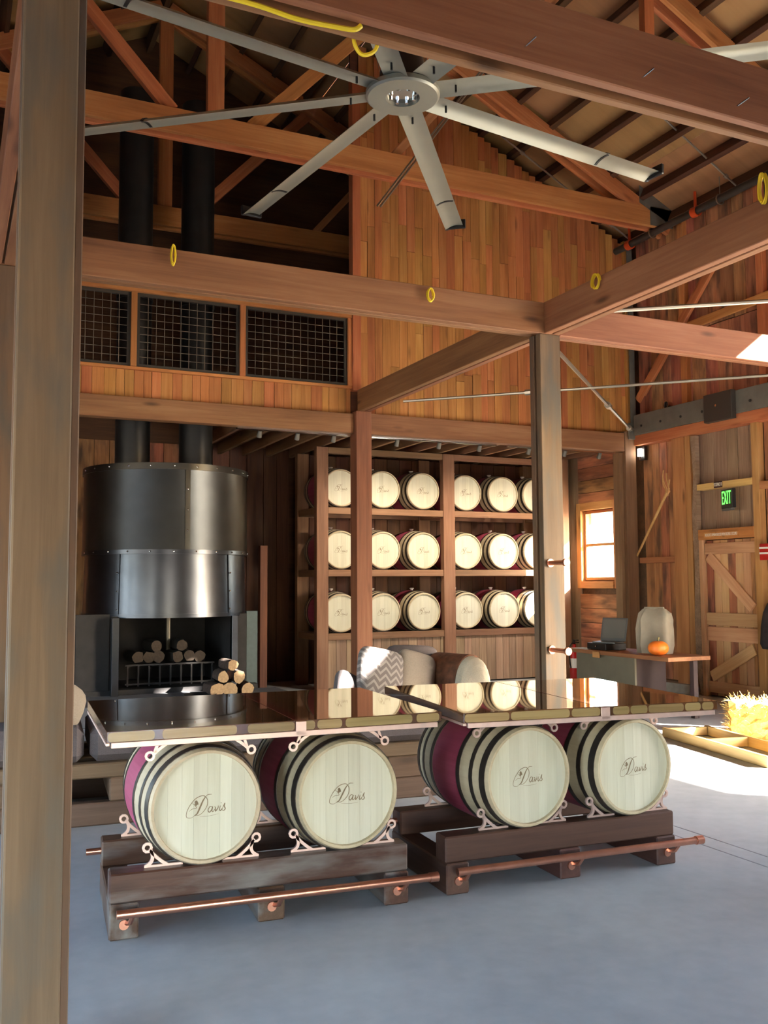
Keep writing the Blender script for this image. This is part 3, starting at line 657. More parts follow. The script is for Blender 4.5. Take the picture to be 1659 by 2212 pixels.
MB().cyl((0, 0, 0.34), (0, 0, 5.55), 0.045, n=12).build('down_rod', MT['black'], fan, True)
MB().box(-0.02, 0.02, -0.048, -0.044, 0.42, 0.72).build('label_strip', MT['paper'], fan)
for k in range(4):
    a = math.pi / 4 + k * math.pi / 2; MB().cyl((0.16 * math.cos(a), 0.16 * math.sin(a), 0.2), (1.2 * math.cos(a), 1.2 * math.sin(a), 4.9), 0.003, n=5).build('guy_wire', MT['rod'], fan)
R0, R1 = 0.22, 2.46
def blade_profile(ch):
    p = []
    for i in range(9): t = i / 8; p.append((ch * (t - 0.5), 0.018 * math.sin(math.pi * t) ** 0.8 + 0.02 * (1 - (2 * t - 1) ** 2)))
    for i in range(7, 0, -1): t = i / 8; p.append((ch * (t - 0.5), -0.004 + 0.02 * (1 - (2 * t - 1) ** 2)))
    return p
pf = blade_profile(0.165); n = len(pf); m = MB(); tilt = math.radians(-11)
ring = lambda x: [(x, y * math.cos(tilt) - z * math.sin(tilt), y * math.sin(tilt) + z * math.cos(tilt)) for y, z in pf]
m.add(ring(R0) + ring(1.86) + ring(R1 - 0.03), [(i, (i + 1) % n, n + (i + 1) % n, n + i) for i in range(n)] + [(n + i, n + (i + 1) % n, 2 * n + (i + 1) % n, 2 * n + i) for i in range(n)])
bme = m.mesh('blade', MT['blade'], True)
pf2 = [(y * 1.05, z + (0.006 if i < 9 else -0.006)) for i, (y, z) in enumerate(pf)]
def sleeve(x0, x1, pr_): 
    r_ = lambda x: [(x, y * math.cos(tilt) - z * math.sin(tilt), y * math.sin(tilt) + z * math.cos(tilt)) for y, z in pr_]
    return MB().add(r_(x0) + r_(x1), [(i, (i + 1) % n, n + (i + 1) % n, n + i) for i in range(n)] + [tuple(range(n))[::-1], tuple(range(n, 2 * n))])
jme = sleeve(1.855, 1.875, pf2).mesh('joint_band', MT['black'])
m = sleeve(R1 - 0.03, R1, pf2); y0 = -0.09; m.box(R1 - 0.03, R1, -0.105, 0.09, -0.01, 0.075, 0.006); tme = m.mesh('winglet', MT['black'])
for k in range(8):
    a = math.radians(7.7 + 45 * k)
    b_ = place('blade', bme, fan, (0, 0, 0.03), (0, 0, a)); place('joint_band', jme, b_); place('winglet', tme, b_)
    MB().cyl((0.36, 0, -0.03), (0.36, 0, 0.03), 0.008, n=6).build('retainer_clip', MT['black'], b_)

# ================================================================== FIREPLACE
fp = thing('fireplace', 'round riveted steel fireplace hood with two flues', 'fireplace', (2.75, 13.2, 0))
m = MB(); m.lathe([(2.06, 1.115), (2.08, 1.125), (3.18, 1.115), (3.20, 1.13), (3.21, 1.10), (3.21, 0.2)], 72, 'Z'); m.build('upper_drum', MT['hood'], fp, True)
MB().lathe([(1.24, 1.09), (1.24, 1.105), (2.10, 1.085)], 72, 'Z').build('lower_drum', MT['hood_lower'], fp, True)
MB().lathe([(3.14, 1.121), (3.14, 1.135), (3.225, 1.135), (3.225, 1.10)], 72, 'Z').build('rim_band', MT['hood'], fp, True)
MB().lathe([(2.045, 1.10), (2.045, 1.131), (2.10, 1.131), (2.10, 1.118)], 72, 'Z').build('rim_band', MT['hood_lower'], fp, True)
MB().lathe([(1.22, 1.08), (1.22, 1.118), (1.27, 1.118), (1.27, 1.10)], 72, 'Z').build('rim_band', MT['hood_lower'], fp, True)
rv = MB().lathe([(0.0, 0.013), (0.008, 0.01), (0.012, 0.0)], 8, 'Z').mesh('rivet', MT['chrome'], True)
def rivet(a, z, r): place('rivet', rv, fp, mat=Matrix.Translation((r * math.cos(a), r * math.sin(a), z)) @ Vector((math.cos(a), math.sin(a), 0)).to_track_quat('Z', 'Y').to_matrix().to_4x4())
for k in range(12): rivet(math.radians(180 + 8 + 15 * k), 3.185, 1.135); rivet(math.radians(180 + 8 + 15 * k), 2.075, 1.131)
A_S = math.radians(-88)
m = MB(); m.lathe([(2.1, 1.122), (2.1, 1.132), (3.14, 1.126), (3.14, 1.118)], 3, 'Z', a0=A_S - 0.03, a1=A_S + 0.03); m.build('seam_strap', MT['hood'], fp, True)
for z in (2.35, 2.62, 2.89): rivet(A_S, z, 1.13)
for da in (-0.82, 0.62):
    m = MB(); m.lathe([(1.25, 1.107), (1.25, 1.115), (2.05, 1.098), (2.05, 1.088)], 3, 'Z', a0=A_S + da - 0.02, a1=A_S + da + 0.02); m.build('seam_strap', MT['hood_lower'], fp, True)
    for z in (1.32, 1.56, 1.8): rivet(A_S + da, z, 1.112)
for x in (-0.50, 0.38):
    MB().cyl((x, -0.1, 3.21), (x, -0.1, 8.6), 0.235, n=28).build('flue', MT['flue'], fp, True)
    MB().lathe([(5.6, 0.236), (5.6, 0.25), (5.66, 0.25), (5.66, 0.236)], 28, 'Z').build('flue_collar', MT['flue'], fp, True, loc=(x, -0.1, 0))
# firebox below the hood
MB().box(-0.78, 0.72, 0.55, 0.62, 0.3, 1.24).build('firebox_back', MT['firebox'], fp)
MB().box(-0.85, -0.78, -0.82, 0.62, 0.3, 1.24).build('firebox_side', MT['firebox'], fp)
MB().box(0.70, 0.77, -0.82, 0.62, 0.3, 1.24).build('firebox_side', MT['firebox'], fp)
MB().box(-1.2, 1.1, -0.78, 0.7, 0.0, 0.3).build('firebox_base', MT['firebox'], fp)
MB().box(-0.86, -0.77, -0.92, -0.82, 0.05, 1.23, 0.004).build('front_pillar', MT['hood_lower'], fp)
MB().box(0.70, 0.78, -0.92, -0.82, 0.05, 1.23, 0.004).build('front_pillar', MT['hood_lower'], fp)
MB().box(-1.28, -0.86, -0.72, -0.68, 0.0, 1.27, 0.004).build('side_panel', MT['firebox'], fp)
MB().box(0.78, 0.96, -0.72, -0.68, 0.0, 1.25, 0.004).build('side_panel', MT['firebox'], fp)
MB().box(0.98, 1.14, -0.64, -0.58, 0.0, 1.28, 0.004).build('side_panel', MT['teal_steel'], fp)
m = MB()
for x in [-0.62 + 0.14 * k for k in range(9)]: m.box(x, x + 0.02, -0.62, -0.60, 0.32, 0.60)
for z in (0.34, 0.585): m.box(-0.64, 0.54, -0.625, -0.605, z, z + 0.022)
m.build('grate', MT['firebox'], fp)
MB().cyl((0.0, -0.2, 0.75), (0.0, -0.2, 1.3), 0.03, n=8).build('damper_rod', MT['steel'], fp, True)
def log(name, label, p, d, l, r, group, bark=MT['bark']):
    d = Vector(d).normalized(); m = MB(); n = 11; u = d.orthogonal().normalized(); w = d.cross(u); vs_ = []
    rr = [r * random.uniform(0.85, 1.1) for _ in range(n)]
    for s in (-l / 2, l / 2): vs_ += [d * s + u * (rr[i] * math.cos(2 * math.pi * i / n)) + w * (rr[i] * math.sin(2 * math.pi * i / n)) for i in range(n)]
    t = thing(name, label, 'log', p, group=group)
    m.add(vs_, [(i, (i + 1) % n, n + (i + 1) % n, n + i) for i in range(n)]); m.build('bark', bark, t, True)
    em = MT['log_end'] if bark is MT['bark'] else MT['dim_log_end']
    MB().add(vs_[:n], [tuple(range(n))[::-1]]).build('cut_end', em, t); MB().add(vs_[n:], [tuple(range(n))]).build('cut_end', em, t)
for k, (x, z) in enumerate(((-0.5, 0.70), (-0.34, 0.69), (-0.18, 0.70), (0.02, 0.69), (0.2, 0.70), (0.36, 0.69), (-0.26, 0.84), (0.1, 0.84))):
    log('fire_log', 'dark log on the fire grate, %s' % ('leftmost of the lower row', 'second from left in the lower row', 'third from left in the lower row', 'fourth from left in the lower row', 'fifth from left in the lower row', 'rightmost of the lower row', 'on top at the left', 'on top at the right')[k], (2.75 + x, 12.78, z - 0.0), (0.12 * (k % 3 - 1), 1, 0.0), 0.4, 0.078, 'logs on the fire grate', MT['soot'])
he = MB().box(0.9, 4.1, 11.35, 12.4, 0.0, 0.24, 0.01).build('hearth_slab', MT['hearth']); tag(he, 'low grey stone hearth slab in front of the fireplace', 'hearth')
pile = [(3.06, 0.335, 0.09, 'pale split firewood log at left bottom of the small pile'), (3.25, 0.33, 0.09, 'biggest pale firewood log at the front of the pile'), (3.47, 0.325, 0.085, 'right hand pale firewood log on the hearth'),
        (3.15, 0.49, 0.075, 'dark firewood log resting on the two left logs'), (3.35, 0.485, 0.08, 'dark firewood log in the middle of the pile'), (3.25, 0.63, 0.07, 'topmost dark log of the firewood pile')]
for x, z, r, lab in pile: log('firewood_log', lab, (x, 11.75, z), (0.15 * random.uniform(-1, 1), 1, 0), 0.38, r, 'firewood pile on the hearth')
bw = MB().lathe([(0.0, 0.0), (0.0, 0.12), (0.05, 0.2), (0.055, 0.2), (0.012, 0.12), (0.012, 0.0)], 28, 'Z').build('fire_bowl', MT['soot'], None, True, loc=(2.86, 11.6, 0.24)); tag(bw, 'shallow black bowl on the hearth beside the logs', 'bowl')
tp = thing('grey_pole', 'weathered grey timber standing in the dark left of the rack', 'post', (4.5, 14.2, 0)); bxo('pole_body', 4.42, 4.54, 14.15, 14.25, 0, 2.25, MT['dark_plank'], tp, along='z')
lp = thing('tall_board', 'dark reddish post left of the fireplace', 'post', (1.45, 13.7, 0)); bxo('board_body', 1.38, 1.56, 13.65, 13.75, 0, 3.4, MT['truss_wood'], lp, along='z')

# ================================================================== BARRELS
BL, RC, RB = 0.90, 0.287, 0.333
def brad(t): u = 2 * t / BL - 1; return RC + (RB - RC) * (1 - abs(u) ** 2.2)
prof = []; mis = []
ts = [0, 0.012] + [BL * k / 24 for k in range(1, 24)] + [BL - 0.012, BL]
prof = [(0.03, RC - 0.022), (0.0, RC - 0.018), (0.0, RC - 0.004)] + [(t, brad(t)) for t in ts[1:-1]] + [(BL, RC - 0.004), (BL, RC - 0.018), (BL - 0.03, RC - 0.022)]
mis = [1 if 0.29 < (prof[k][0] + prof[k + 1][0]) / 2 < BL - 0.29 else 0 for k in range(len(prof) - 1)]
barrel_me = MB().lathe(prof, 44, 'Y', mis).mesh('staves', [MT['oak_stave'], MT['wine']], True)
def hoop_me(t0, t1):
    return MB().lathe([(t0, brad(t0) - 0.002), (t0, brad(t0) + 0.004), (t1, brad(t1) + 0.004), (t1, brad(t1) - 0.002)], 44, 'Y').mesh('hoop', MT['hoop'], True)
hoops = [hoop_me(*h) for h in ((0.028, 0.072), (0.135, 0.165), (0.262, 0.296), (BL - 0.296, BL - 0.262), (BL - 0.165, BL - 0.135), (BL - 0.072, BL - 0.028))]
NBD = 8; edges = [-1 + 2 * k / NBD for k in range(NBD + 1)]
edges = [-1, -0.74, -0.47, -0.24, 0.02, 0.27, 0.5, 0.76, 1]
def board_me(k, y=0.02):
    r = RC - 0.02; a, b_ = edges[k] * r + 0.0003, edges[k + 1] * r - 0.0003; m = MB(); s = 6; xs = [a + (b_ - a) * i / s for i in range(s + 1)]
    zz = [math.sqrt(max(r * r - x * x, 1e-6)) for x in xs]
    f = [(x, y, z) for x, z in zip(xs, zz)] + [(x, y, -z) for x, z in zip(xs[::-1], zz[::-1])]; n = len(f)
    m.add(f + [(p[0], y + 0.02, p[2]) for p in f], [tuple(range(n)), tuple(range(n, 2 * n))[::-1]] + [(i, n + i, n + (i + 1) % n, (i + 1) % n) for i in range(n)])
    return m
boards = [board_me(k).mesh('head_board', MT['oak_head']) for k in range(NBD)]
hm = MB()
for k in range(NBD):
    b_ = board_me(k); hm.add(b_.v, b_.f)
head_me = hm.mesh('head', MT['oak_head'])
bung_me = MB().lathe([(0.0, 0.02), (0.02, 0.022), (0.022, 0.034), (0.04, 0.036), (0.042, 0.0)], 12, 'Z').mesh('bung', MT['bung'], True)
# script logo, drawn as ribbons
def ribbon(pts, w, y, mb):
    pts = spline([(p[0], 0, p[1]) for p in pts], 7); L_ = []; n = len(pts)
    for k, p in enumerate(pts):
        d = (pts[min(k + 1, n - 1)] - pts[max(k - 1, 0)]); d = Vector((d.x, 0, d.z)).normalized(); nrm = Vector((-d.z, 0, d.x))
        ww = w * (0.45 + 0.55 * math.sin(math.pi * k / (n - 1)))
        L_ += [(p.x + nrm.x * ww, y, p.z + nrm.z * ww), (p.x - nrm.x * ww, y, p.z - nrm.z * ww)]
    mb.add(L_, [(2 * k, 2 * k + 1, 2 * k + 3, 2 * k + 2) for k in range(n - 1)])
lg = MB(); U = 0.083
def S(pts, w=0.0022): ribbon([(U * (x - 1.05) * 1.0, U * (z - 0.45)) for x, z in pts], w, 0.0185, lg)
S([(1.02, 1.02), (0.86, 0.80), (0.66, 0.40), (0.48, 0.06), (0.30, -0.06)], 0.0042)
S([(0.30, -0.06), (0.08, -0.16), (-0.18, -0.08), (-0.16, 0.22), (0.06, 0.62), (0.42, 0.98), (0.86, 1.10), (1.10, 0.90), (1.14, 0.60), (1.00, 0.28), (0.74, 0.02), (0.50, -0.06), (0.36, 0.02)], 0.0019)
S([(1.02, 1.00), (1.16, 1.12), (1.42, 1.12)], 0.0016)
S([(-0.02, 0.24), (0.16, 0.36), (0.44, 0.40), (0.30, 0.62), (0.14, 0.72)], 0.0014)
for p in ([(0.36, 0.72), (0.44, 0.80), (0.52, 0.66)], [(0.34, 0.62), (0.46, 0.68), (0.56, 0.60)], [(0.40, 0.54), (0.46, 0.64), (0.54, 0.74)]): S(p, 0.005)
S([(1.42, 0.36), (1.28, 0.38), (1.16, 0.18), (1.24, 0.04), (1.38, 0.18), (1.45, 0.36), (1.40, 0.10), (1.48, 0.06), (1.58, 0.20)], 0.0026)
S([(1.56, 0.34), (1.62, 0.28), (1.62, 0.06), (1.78, 0.24), (1.80, 0.38)], 0.0026)
S([(1.94, 0.36), (1.88, 0.14), (1.94, 0.05), (2.04, 0.18)], 0.0026); S([(1.98, 0.50), (2.0, 0.54)], 0.0026)
S([(2.02, 0.10), (2.22, 0.48), (2.18, 0.30), (2.24, 0.14), (2.14, 0.04), (2.02, 0.10)], 0.0026)
S([(0.62, -0.14), (1.2, -0.18), (1.8, -0.12)], 0.0008)
logo_me = lg.mesh('printed_logo', MT['print'])
def barrel(label, loc, rz, group, sc_=1.0, full=True, roll=0.0):
    t = thing('wine_barrel', label, 'barrel', loc, rz, group); t.scale = (sc_,) * 3
    place('staves', barrel_me, t)
    for h in hoops: place('hoop', h, t)
    if full:
        for b_ in boards: place('head_board', b_, t)
    else: place('head', head_me, t)
    if not full: place('bung', bung_me, t, (0, BL / 2, RB - 0.004))
    place('printed_logo', logo_me, t, rot=(0, roll, 0)); place('back_head', head_me, t, (0, BL, 0), (0, 0, math.pi))
    return t

# ------------------------------------------------------------------ barrel rack
rk = thing('barrel_rack', 'brown timber rack holding three rows of wine barrels', 'rack', (7.5, 13.7, 0))
RX0, RX1, RY0, RY1 = 5.18, 9.80, 13.66, 14.68
rw = MT['rack_wood']
for x0, x1 in ((5.18, 5.375), (7.43, 7.645), (9.60, 9.80)):
    bxo('post', x0, x1, RY0 - (0.22 if x0 > 9 else 0), RY0 + (0.0 if x0 > 9 else 0.12), 0, 3.80, rw, rk, along='z'); bxo('post', x0, x1, RY1 - 0.12, RY1, 0, 3.80, rw, rk, along='z')
for z in (0.882, 1.876, 2.860):
    for xa, xb in ((5.378, 7.427), (7.648, 9.598)):
        bxo('shelf_rail', xa, xb, RY0 + 0.01, RY0 + 0.10, z - 0.115, z - 0.012, rw, rk); bxo('shelf_rail', xa, xb, RY1 - 0.11, RY1 - 0.02, z - 0.115, z - 0.012, rw, rk)
    for x0, x1 in ((5.20, 5.355), (7.45, 7.62), (9.62, 9.78)): bxo('side_rail', x0, x1, RY0 + 0.123, RY1 - 0.123, z - 0.115, z - 0.012, rw, rk, along='y')
bxo('top_rail', 5.378, 7.427, RY0 + 0.01, RY0 + 0.1, 3.70, 3.80, rw, rk); bxo('top_rail', 7.648, 9.598, RY0 + 0.01, RY0 + 0.1, 3.70, 3.80, rw, rk)
for xa, xb in ((5.378, 7.427), (7.648, 9.598)):
    x = xa
    while x < xb - 0.03:
        w = min(random.uniform(0.13, 0.18), xb - x); bxo('panel_board', x + 0.002, x + w - 0.002, RY0 + 0.04, RY0 + 0.065, 0.02, 0.765, MT['grey_plank'], rk, along='z'); x += w
x = 5.2
while x < 9.9: bxo('back_board', x, x + 0.235, RY1 + 0.005, RY1 + 0.03, 0, 3.8, MT['dark_plank'], rk, along='z'); x += 0.24
ROWN = ('bottom', 'middle', 'top'); COLN = ('first from the left', 'second from the left', 'third from the left', 'fourth from the left', 'fifth from the left', 'sixth and rightmost')
for r, z in enumerate((0.882, 1.876, 2.860)):
    for c_, x in enumerate((5.61, 6.345, 7.075, 7.885, 8.62, 9.32)):
        s = 1.035
        barrel('pale headed wine barrel in the %s row of the rack, %s' % (ROWN[r], COLN[c_]), (x, RY0 + 0.03, z - 0.012 + brad(0.07) * s + 0.004), 0, 'barrels stored in the rack', s, False, random.uniform(-0.06, 0.06))
# ceiling track lights over the rack
def track(label, x0, x1, lit=True):
    t = thing('light_track', label, 'track light', ((x0 + x1) / 2, 11.94, 3.724))
    L_ = (x1 - x0) / 2; MB().box(-L_, L_, -0.018, 0.018, -0.03, 0.0).build('track_bar', MT['chrome'], t)
    n = 3
    for k in range(n):
        x = -L_ + 2 * L_ * (k + 0.6) / n
        MB().cyl((x, 0, -0.03), (x, 0.05, -0.11), 0.028, 0.036, n=12).build('lamp_head', MT['steel'], t, True)
        if not lit: continue
        d = bpy.data.lights.new('track_spot', 'SPOT'); o = bpy.data.objects.new('track_spot', d); COL.objects.link(o); o.parent = t; o.location = (x, 0.065, -0.13)
        d.energy = 18; d.color = (1, 0.84, 0.62); d.spot_size = math.radians(95); d.spot_blend = 0.9; d.shadow_soft_size = 0.05
        o.rotation_euler = Vector((0, -1.5, 1.5)).to_track_quat('Z', 'Y').to_euler()
track('silver light track under the header in front of rack left bays', 5.35, 7.4)
track('silver light track under the header in front of rack right bays', 7.6, 9.6)
track('silver light track under the header by the fireplace', 3.4, 5.0, False)

# ================================================================== BARREL TABLES
def bracket(kind):
    """Copper scroll bracket in the XZ plane, barrel axis at the origin."""
    m = MB(); s = 1 if kind == 'top' else -1
    if kind == 'top':
        arc = [(0.352 * math.sin(a), 0, 0.352 * math.cos(a)) for a in [math.radians(-44 + 88 * i / 20) for i in range(21)]]
        m.tube(arc, 0.011, 4, flat=(0, 1, 0))
        for q in (-1, 1):
            m.tube([(q * 0.262 + 0.02 * math.cos(a), 0, 0.245 + 0.02 * math.sin(a)) for a in [i * 2 * math.pi / 10 for i in range(10)]], 0.009, 4, closed=True, flat=(0, 1, 0))
            m.tube([(q * 0.238, 0, 0.262), (q * 0.222, 0, 0.31), (q * 0.224, 0, 0.352)], 0.011, 4, flat=(0, 1, 0))
    else:
        arc = [(0.336 * math.sin(a), 0, -0.336 * math.cos(a)) for a in [math.radians(-52 + 104 * i / 20) for i in range(21)]]
        m.tube([p for p in arc if p[2] > -0.30] [:0] + arc, 0.011, 4, flat=(0, 1, 0))
        for q in (-1, 1):
            m.tube([(q * 0.276 + 0.02 * math.cos(a), 0, -0.195 + 0.02 * math.sin(a)) for a in [i * 2 * math.pi / 10 for i in range(10)]], 0.009, 4, closed=True, flat=(0, 1, 0))
            m.tube(spline([(q * 0.262, 0, -0.20), (q * 0.25, 0, -0.24), (q * 0.258, 0, -0.268), (q * 0.285, 0, -0.287)], 4), 0.011, 4, flat=(0, 1, 0))
        m.tube([(-0.29, 0, -0.287), (-0.1, 0, -0.287), ], 0.009, 4, flat=(0, 1, 0)); m.tube([(0.1, 0, -0.287), (0.29, 0, -0.287)], 0.009, 4, flat=(0, 1, 0))
    return m
SC, Z0 = 0.9565, 0.0718   # size of the table sets; height of the cradle beams' datum over the floor
def table_set(side, cr0, crrot, crlen, cwood, tcor, trot, tsize, pieces, strap, bx):
    crot = math.radians(crrot); trt = math.radians(trot); S_ = {'l': 'left', 'r': 'right'}[side]
    # cradle ------------------------------------------------
    t = thing('barrel_cradle', {'l': 'dark weathered timber cradle with copper foot rail under left barrel table', 'r': 'plum brown timber cradle with copper foot rail under right barrel table'}[side], 'cradle', (cr0[0], cr0[1], Z0), crot); t.scale = (SC,) * 3
    def cb(nm, x0, x1, y0, y1, z0, z1, mat, along='x', c=0.008):
        l = {'x': x1 - x0, 'y': y1 - y0}[along]; w = {'x': y1 - y0, 'y': x1 - x0}[along]
        return place(nm, stick_mesh(l, w, z1 - z0, mat, c), t, ((x0 + x1) / 2, (y0 + y1) / 2, (z0 + z1) / 2), (0, 0, 0 if along == 'x' else math.pi / 2))
    L_ = crlen
    for x0 in (0.0, L_ * 0.47, L_ - 0.14): cb('sleeper', x0, x0 + 0.14, 0.0, 0.80, -0.0748, 0.095, MT['cradle_dark'] if side == 'r' else MT['cradle_wood'], 'y')
    cb('rail_beam', 0, L_, 0.012, 0.145, 0.095, 0.238, cwood); cb('rail_beam', 0, L_, 0.655, 0.788, 0.095, 0.238, cwood)
    rl = MB().cyl((0.03, 0, 0), (L_ + 0.13, 0, 0), 0.021, n=14).build('foot_rail', MT['copper_pipe'], t, True, loc=(0, -0.075, 0.072))
    MB().lathe([(0, 0.0), (0, 0.026), (0.05, 0.026), (0.05, 0.0)], 12).build('end_cap', MT['copper_pipe'], rl, True, loc=(L_ + 0.09, 0, 0), rot=(0, 0, -math.pi / 2))
    MB().cyl((-0.08, 0, 0), (L_ * 0.5, 0, 0), 0.018, n=12).build('rear_rail', MT['copper_pipe'], t, True, loc=(0, 0.72, 0.17))
    for x0 in (0.07, L_ * 0.47 + 0.07, L_ - 0.07):
        MB().cyl((x0, -0.012, 0.0), (x0, 0.01, 0.0), 0.024, n=12).build('bolt', MT['copper_pipe'], t, True)
        m = MB(); m.tube([(x0 + 0.01, 0.0, 0.005), (x0 + 0.025, -0.05, 0.02), (x0 + 0.035, -0.075, 0.06)], 0.012, 6); m.build('rail_bracket', MT['copper_pipe'], t, True)
    # barrels -----------------------------------------------
    s = 0.985; zc = 0.238 + 0.287 + 0.004; bme_ = bracket('bottom').mesh('scroll_bracket', MT['copper_paint']); tbm = bracket('top').mesh('scroll_bracket', MT['copper_paint'])
    ax = Vector((math.cos(crot), math.sin(crot))); ay = Vector((-math.sin(crot), math.cos(crot)))
    tt = thing('barrel_table', {'l': 'glossy resin bar top of barrel staves with copper edge, left', 'r': 'glossy resin bar top of barrel staves with copper edge, right'}[side], 'table', (tcor[0], tcor[1], Z0 + SC * 0.888), trt); tt.scale = (SC,) * 3
    inv = (Matrix.Translation(tt.location) @ Matrix.Rotation(trt, 4, 'Z') @ Matrix.Scale(SC, 4)).inverted()
    for k, xb in enumerate(bx):
        p = Vector(cr0) + (ax * xb + ay * -0.005) * SC; brz = math.radians(-1.5 if side == 'l' else 0.0); pb_ = Vector((-math.sin(brz), math.cos(brz)))
        barrel('wine barrel with script logo under %s table, %s of the pair' % (S_, ('left', 'right')[k]), (p.x, p.y, Z0 + SC * zc), brz, 'barrels under the tables', s * SC, True, (-0.03, 0.05, 0.0, -0.04)[k + (2 if side == 'r' else 0)])
        for yb in (0.075, 0.72):
            place('scroll_bracket', bme_, t, (xb - 0.1 * yb if side == 'l' else xb - 0.07 * yb, yb, zc))
        for yb in (0.14, 0.72):
            q = p + pb_ * yb * SC
            place('scroll_bracket', tbm, tt, mat=inv @ Matrix.Translation((q.x, q.y, Z0 + SC * (zc + 0.001))) @ Matrix.Rotation(crot, 4, 'Z') @ Matrix.Scale(SC, 4))
    # top ----------------------------------------------------
    W, D = tsize; H0, H1 = 0.012, 0.064
    MB().box(0, W, 0, D, H0, H1, 0.002).build('resin_slab', MT['resin'], tt)
    x = 0.004
    tot = sum(abs(p) for p in pieces); x = 0.004
    for p in pieces:
        l = abs(p) / tot * (W - 0.008)
        if p > 0:
            rr = 0.016; m = MB(); pts = []
            for cx0, cz0, a0 in ((x + l - rr, H1 - rr - 0.004, 0), (x + rr, H1 - rr - 0.004, 90), (x + rr, H0 + rr + 0.003, 180), (x + l - rr, H0 + rr + 0.003, 270)):
                for i in range(4): a = math.radians(a0 + 30 * i); pts.append((cx0 + rr * math.cos(a), cz0 + rr * math.sin(a)))
            n = len(pts); m.add([(a, -0.004, b_) for a, b_ in pts] + [(a, 0.02, b_) for a, b_ in pts], [tuple(range(n))[::-1]] + [(i, (i + 1) % n, n + (i + 1) % n, n + i) for i in range(n)])
            m.build('stave_end', MT['stave_end'], tt)
        x += l
    MB().box(0.02, W - 0.03, -0.014, 0.012, -0.014, 0.013, 0.002).build('copper_edge', MT['copper_paint'], tt)
    MB().box(-0.004, 0.014, 0.0, D - 0.05, -0.004, 0.011, 0.002).build('copper_edge', MT['copper_paint'], tt)
    sx = strap * W
    MB().box(sx, sx + 0.055, -0.014, -0.004, H0 - 0.02, H1 - 0.004, 0.002).build('strap_front', MT['copper_paint'], tt)
    MB().box(sx, sx + 0.055, -0.002, D, H1, H1 + 0.0012).build('strap_top', MT['red_stripe'], tt)
    for y in (0.25, D - 0.3): MB().box(0.1, W - 0.1, y, y + 0.05, -0.012, 0.011).build('support_bar', MT['copper_paint'], tt)
table_set('l', (0.714, 4.5936), -5.0, 1.56, MT['cradle_wood'], (0.6682, 4.4458), -3.5, (1.75, 1.30),
          [0.9, -0.15, 1.5, -0.22, 1.0, -0.1, 0.35, -0.05, 0.55, -0.08, 1.55, -0.1, 0.55, -0.05], 0.53, (0.468, 1.22))
table_set('r', (2.4281, 4.4716), -3.0, 1.56, MT['cradle_dark'], (2.4085, 4.2335), -7.5, (1.60, 1.42),
          [0.95, -0.04, 1.3, -0.05, 0.65, -0.3, 0.38, -0.03, 0.4, -0.03, 0.85, -0.04, 0.38, -0.04, 0.28, -0.1], 0.515, (0.535, 1.27))

# ================================================================== SOFA AND CUSHIONS
def pillow(w, h, d, mat, name='pad', e=0.45, n=20):
    m = MB(); vs_ = []; nu, nv = n, n // 2
    sp = lambda v, p: math.copysign(abs(v) ** p, v)
    for j in range(nv + 1):
        ph = -math.pi / 2 + math.pi * j / nv
        for i in range(nu):
            th = 2 * math.pi * i / nu
            vs_.append((w / 2 * sp(math.cos(ph), 1.0 if e > 0.9 else 0.8) * sp(math.cos(th), e), d / 2 * sp(math.sin(ph), 0.9), h / 2 * sp(math.cos(ph), 0.8) * sp(math.sin(th), e)))
    fs = [(j * nu + i, j * nu + (i + 1) % nu, (j + 1) * nu + (i + 1) % nu, (j + 1) * nu + i) for j in range(nv) for i in range(nu)]
    m.add(vs_, [f[::-1] for f in fs]); return m
rs = math.radians(-5.0)
so = thing('sofa', 'long grey cushioned sofa on a timber pallet base behind the tables', 'sofa', (-0.9, 6.95, 0), rs)
def sb(nm, x0, x1, y0, y1, z0, z1, mat, c=0.01): return place(nm, stick_mesh(x1 - x0, y1 - y0, z1 - z0, mat, c), so, ((x0 + x1) / 2, (y0 + y1) / 2, (z0 + z1) / 2))
sb('plinth', 0, 5.4, 0.0, 0.1, 0, 0.155, MT['sofa_dark']); sb('plinth', 0, 5.4, 0.9, 1.0, 0, 0.155, MT['sofa_dark'])
for x in (0.0, 1.15, 1.95, 2.95, 4.0, 5.1): sb('block', x, x + 0.3, 0.0, 1.0, 0.157, 0.318, MT['sofa_wood'])
for y in (0.0, 0.3, 0.6, 0.9): sb('deck_board', 0, 5.4, y, y + 0.12, 0.32, 0.42, MT['sofa_wood'])
for k in range(3): sb('seat_cushion', 0.02 + 1.8 * k, 1.78 + 1.8 * k, 0.02, 1.0, 0.425, 0.665, MT['sofa_cloth'], 0.05)
pb = tag(pillow(0.5, 0.34, 0.26, MT['beige_cloth'], e=0.6).build('cushion', MT['beige_cloth'], None, True, loc=(0.67, 7.05, 0.835), rot=(-0.3, 0.45, 0.2)), 'beige cushion slumped on the sofa beside the foreground post', 'cushion', 'cushions on the sofas')
db = thing('daybed', 'low grey daybed behind the tables carrying four cushions', 'daybed', (4.1, 8.3, 0))
MB().box(-1.0, 0.85, -0.45, 0.5, 0.0, 0.3, 0.01).build('base', MT['sofa_wood'], db)
MB().box(-1.0, 0.85, -0.45, 0.5, 0.302, 0.55, 0.06).build('mattress', MT['sofa_cloth'], db)
def cush(label, mat, w, h, d, loc, rot, e=0.4, nm='cushion'):
    return tag(pillow(w, h, d, mat, e=e).build(nm, mat, None, True, loc=loc, rot=rot), label, 'cushion', 'cushions on the sofas')
cush('small dark grey cushion at left end of the daybed', MT['sofa_cloth'], 0.36, 0.36, 0.2, (3.42, 8.15, 0.64), (-0.5, 0.5, 0.2))
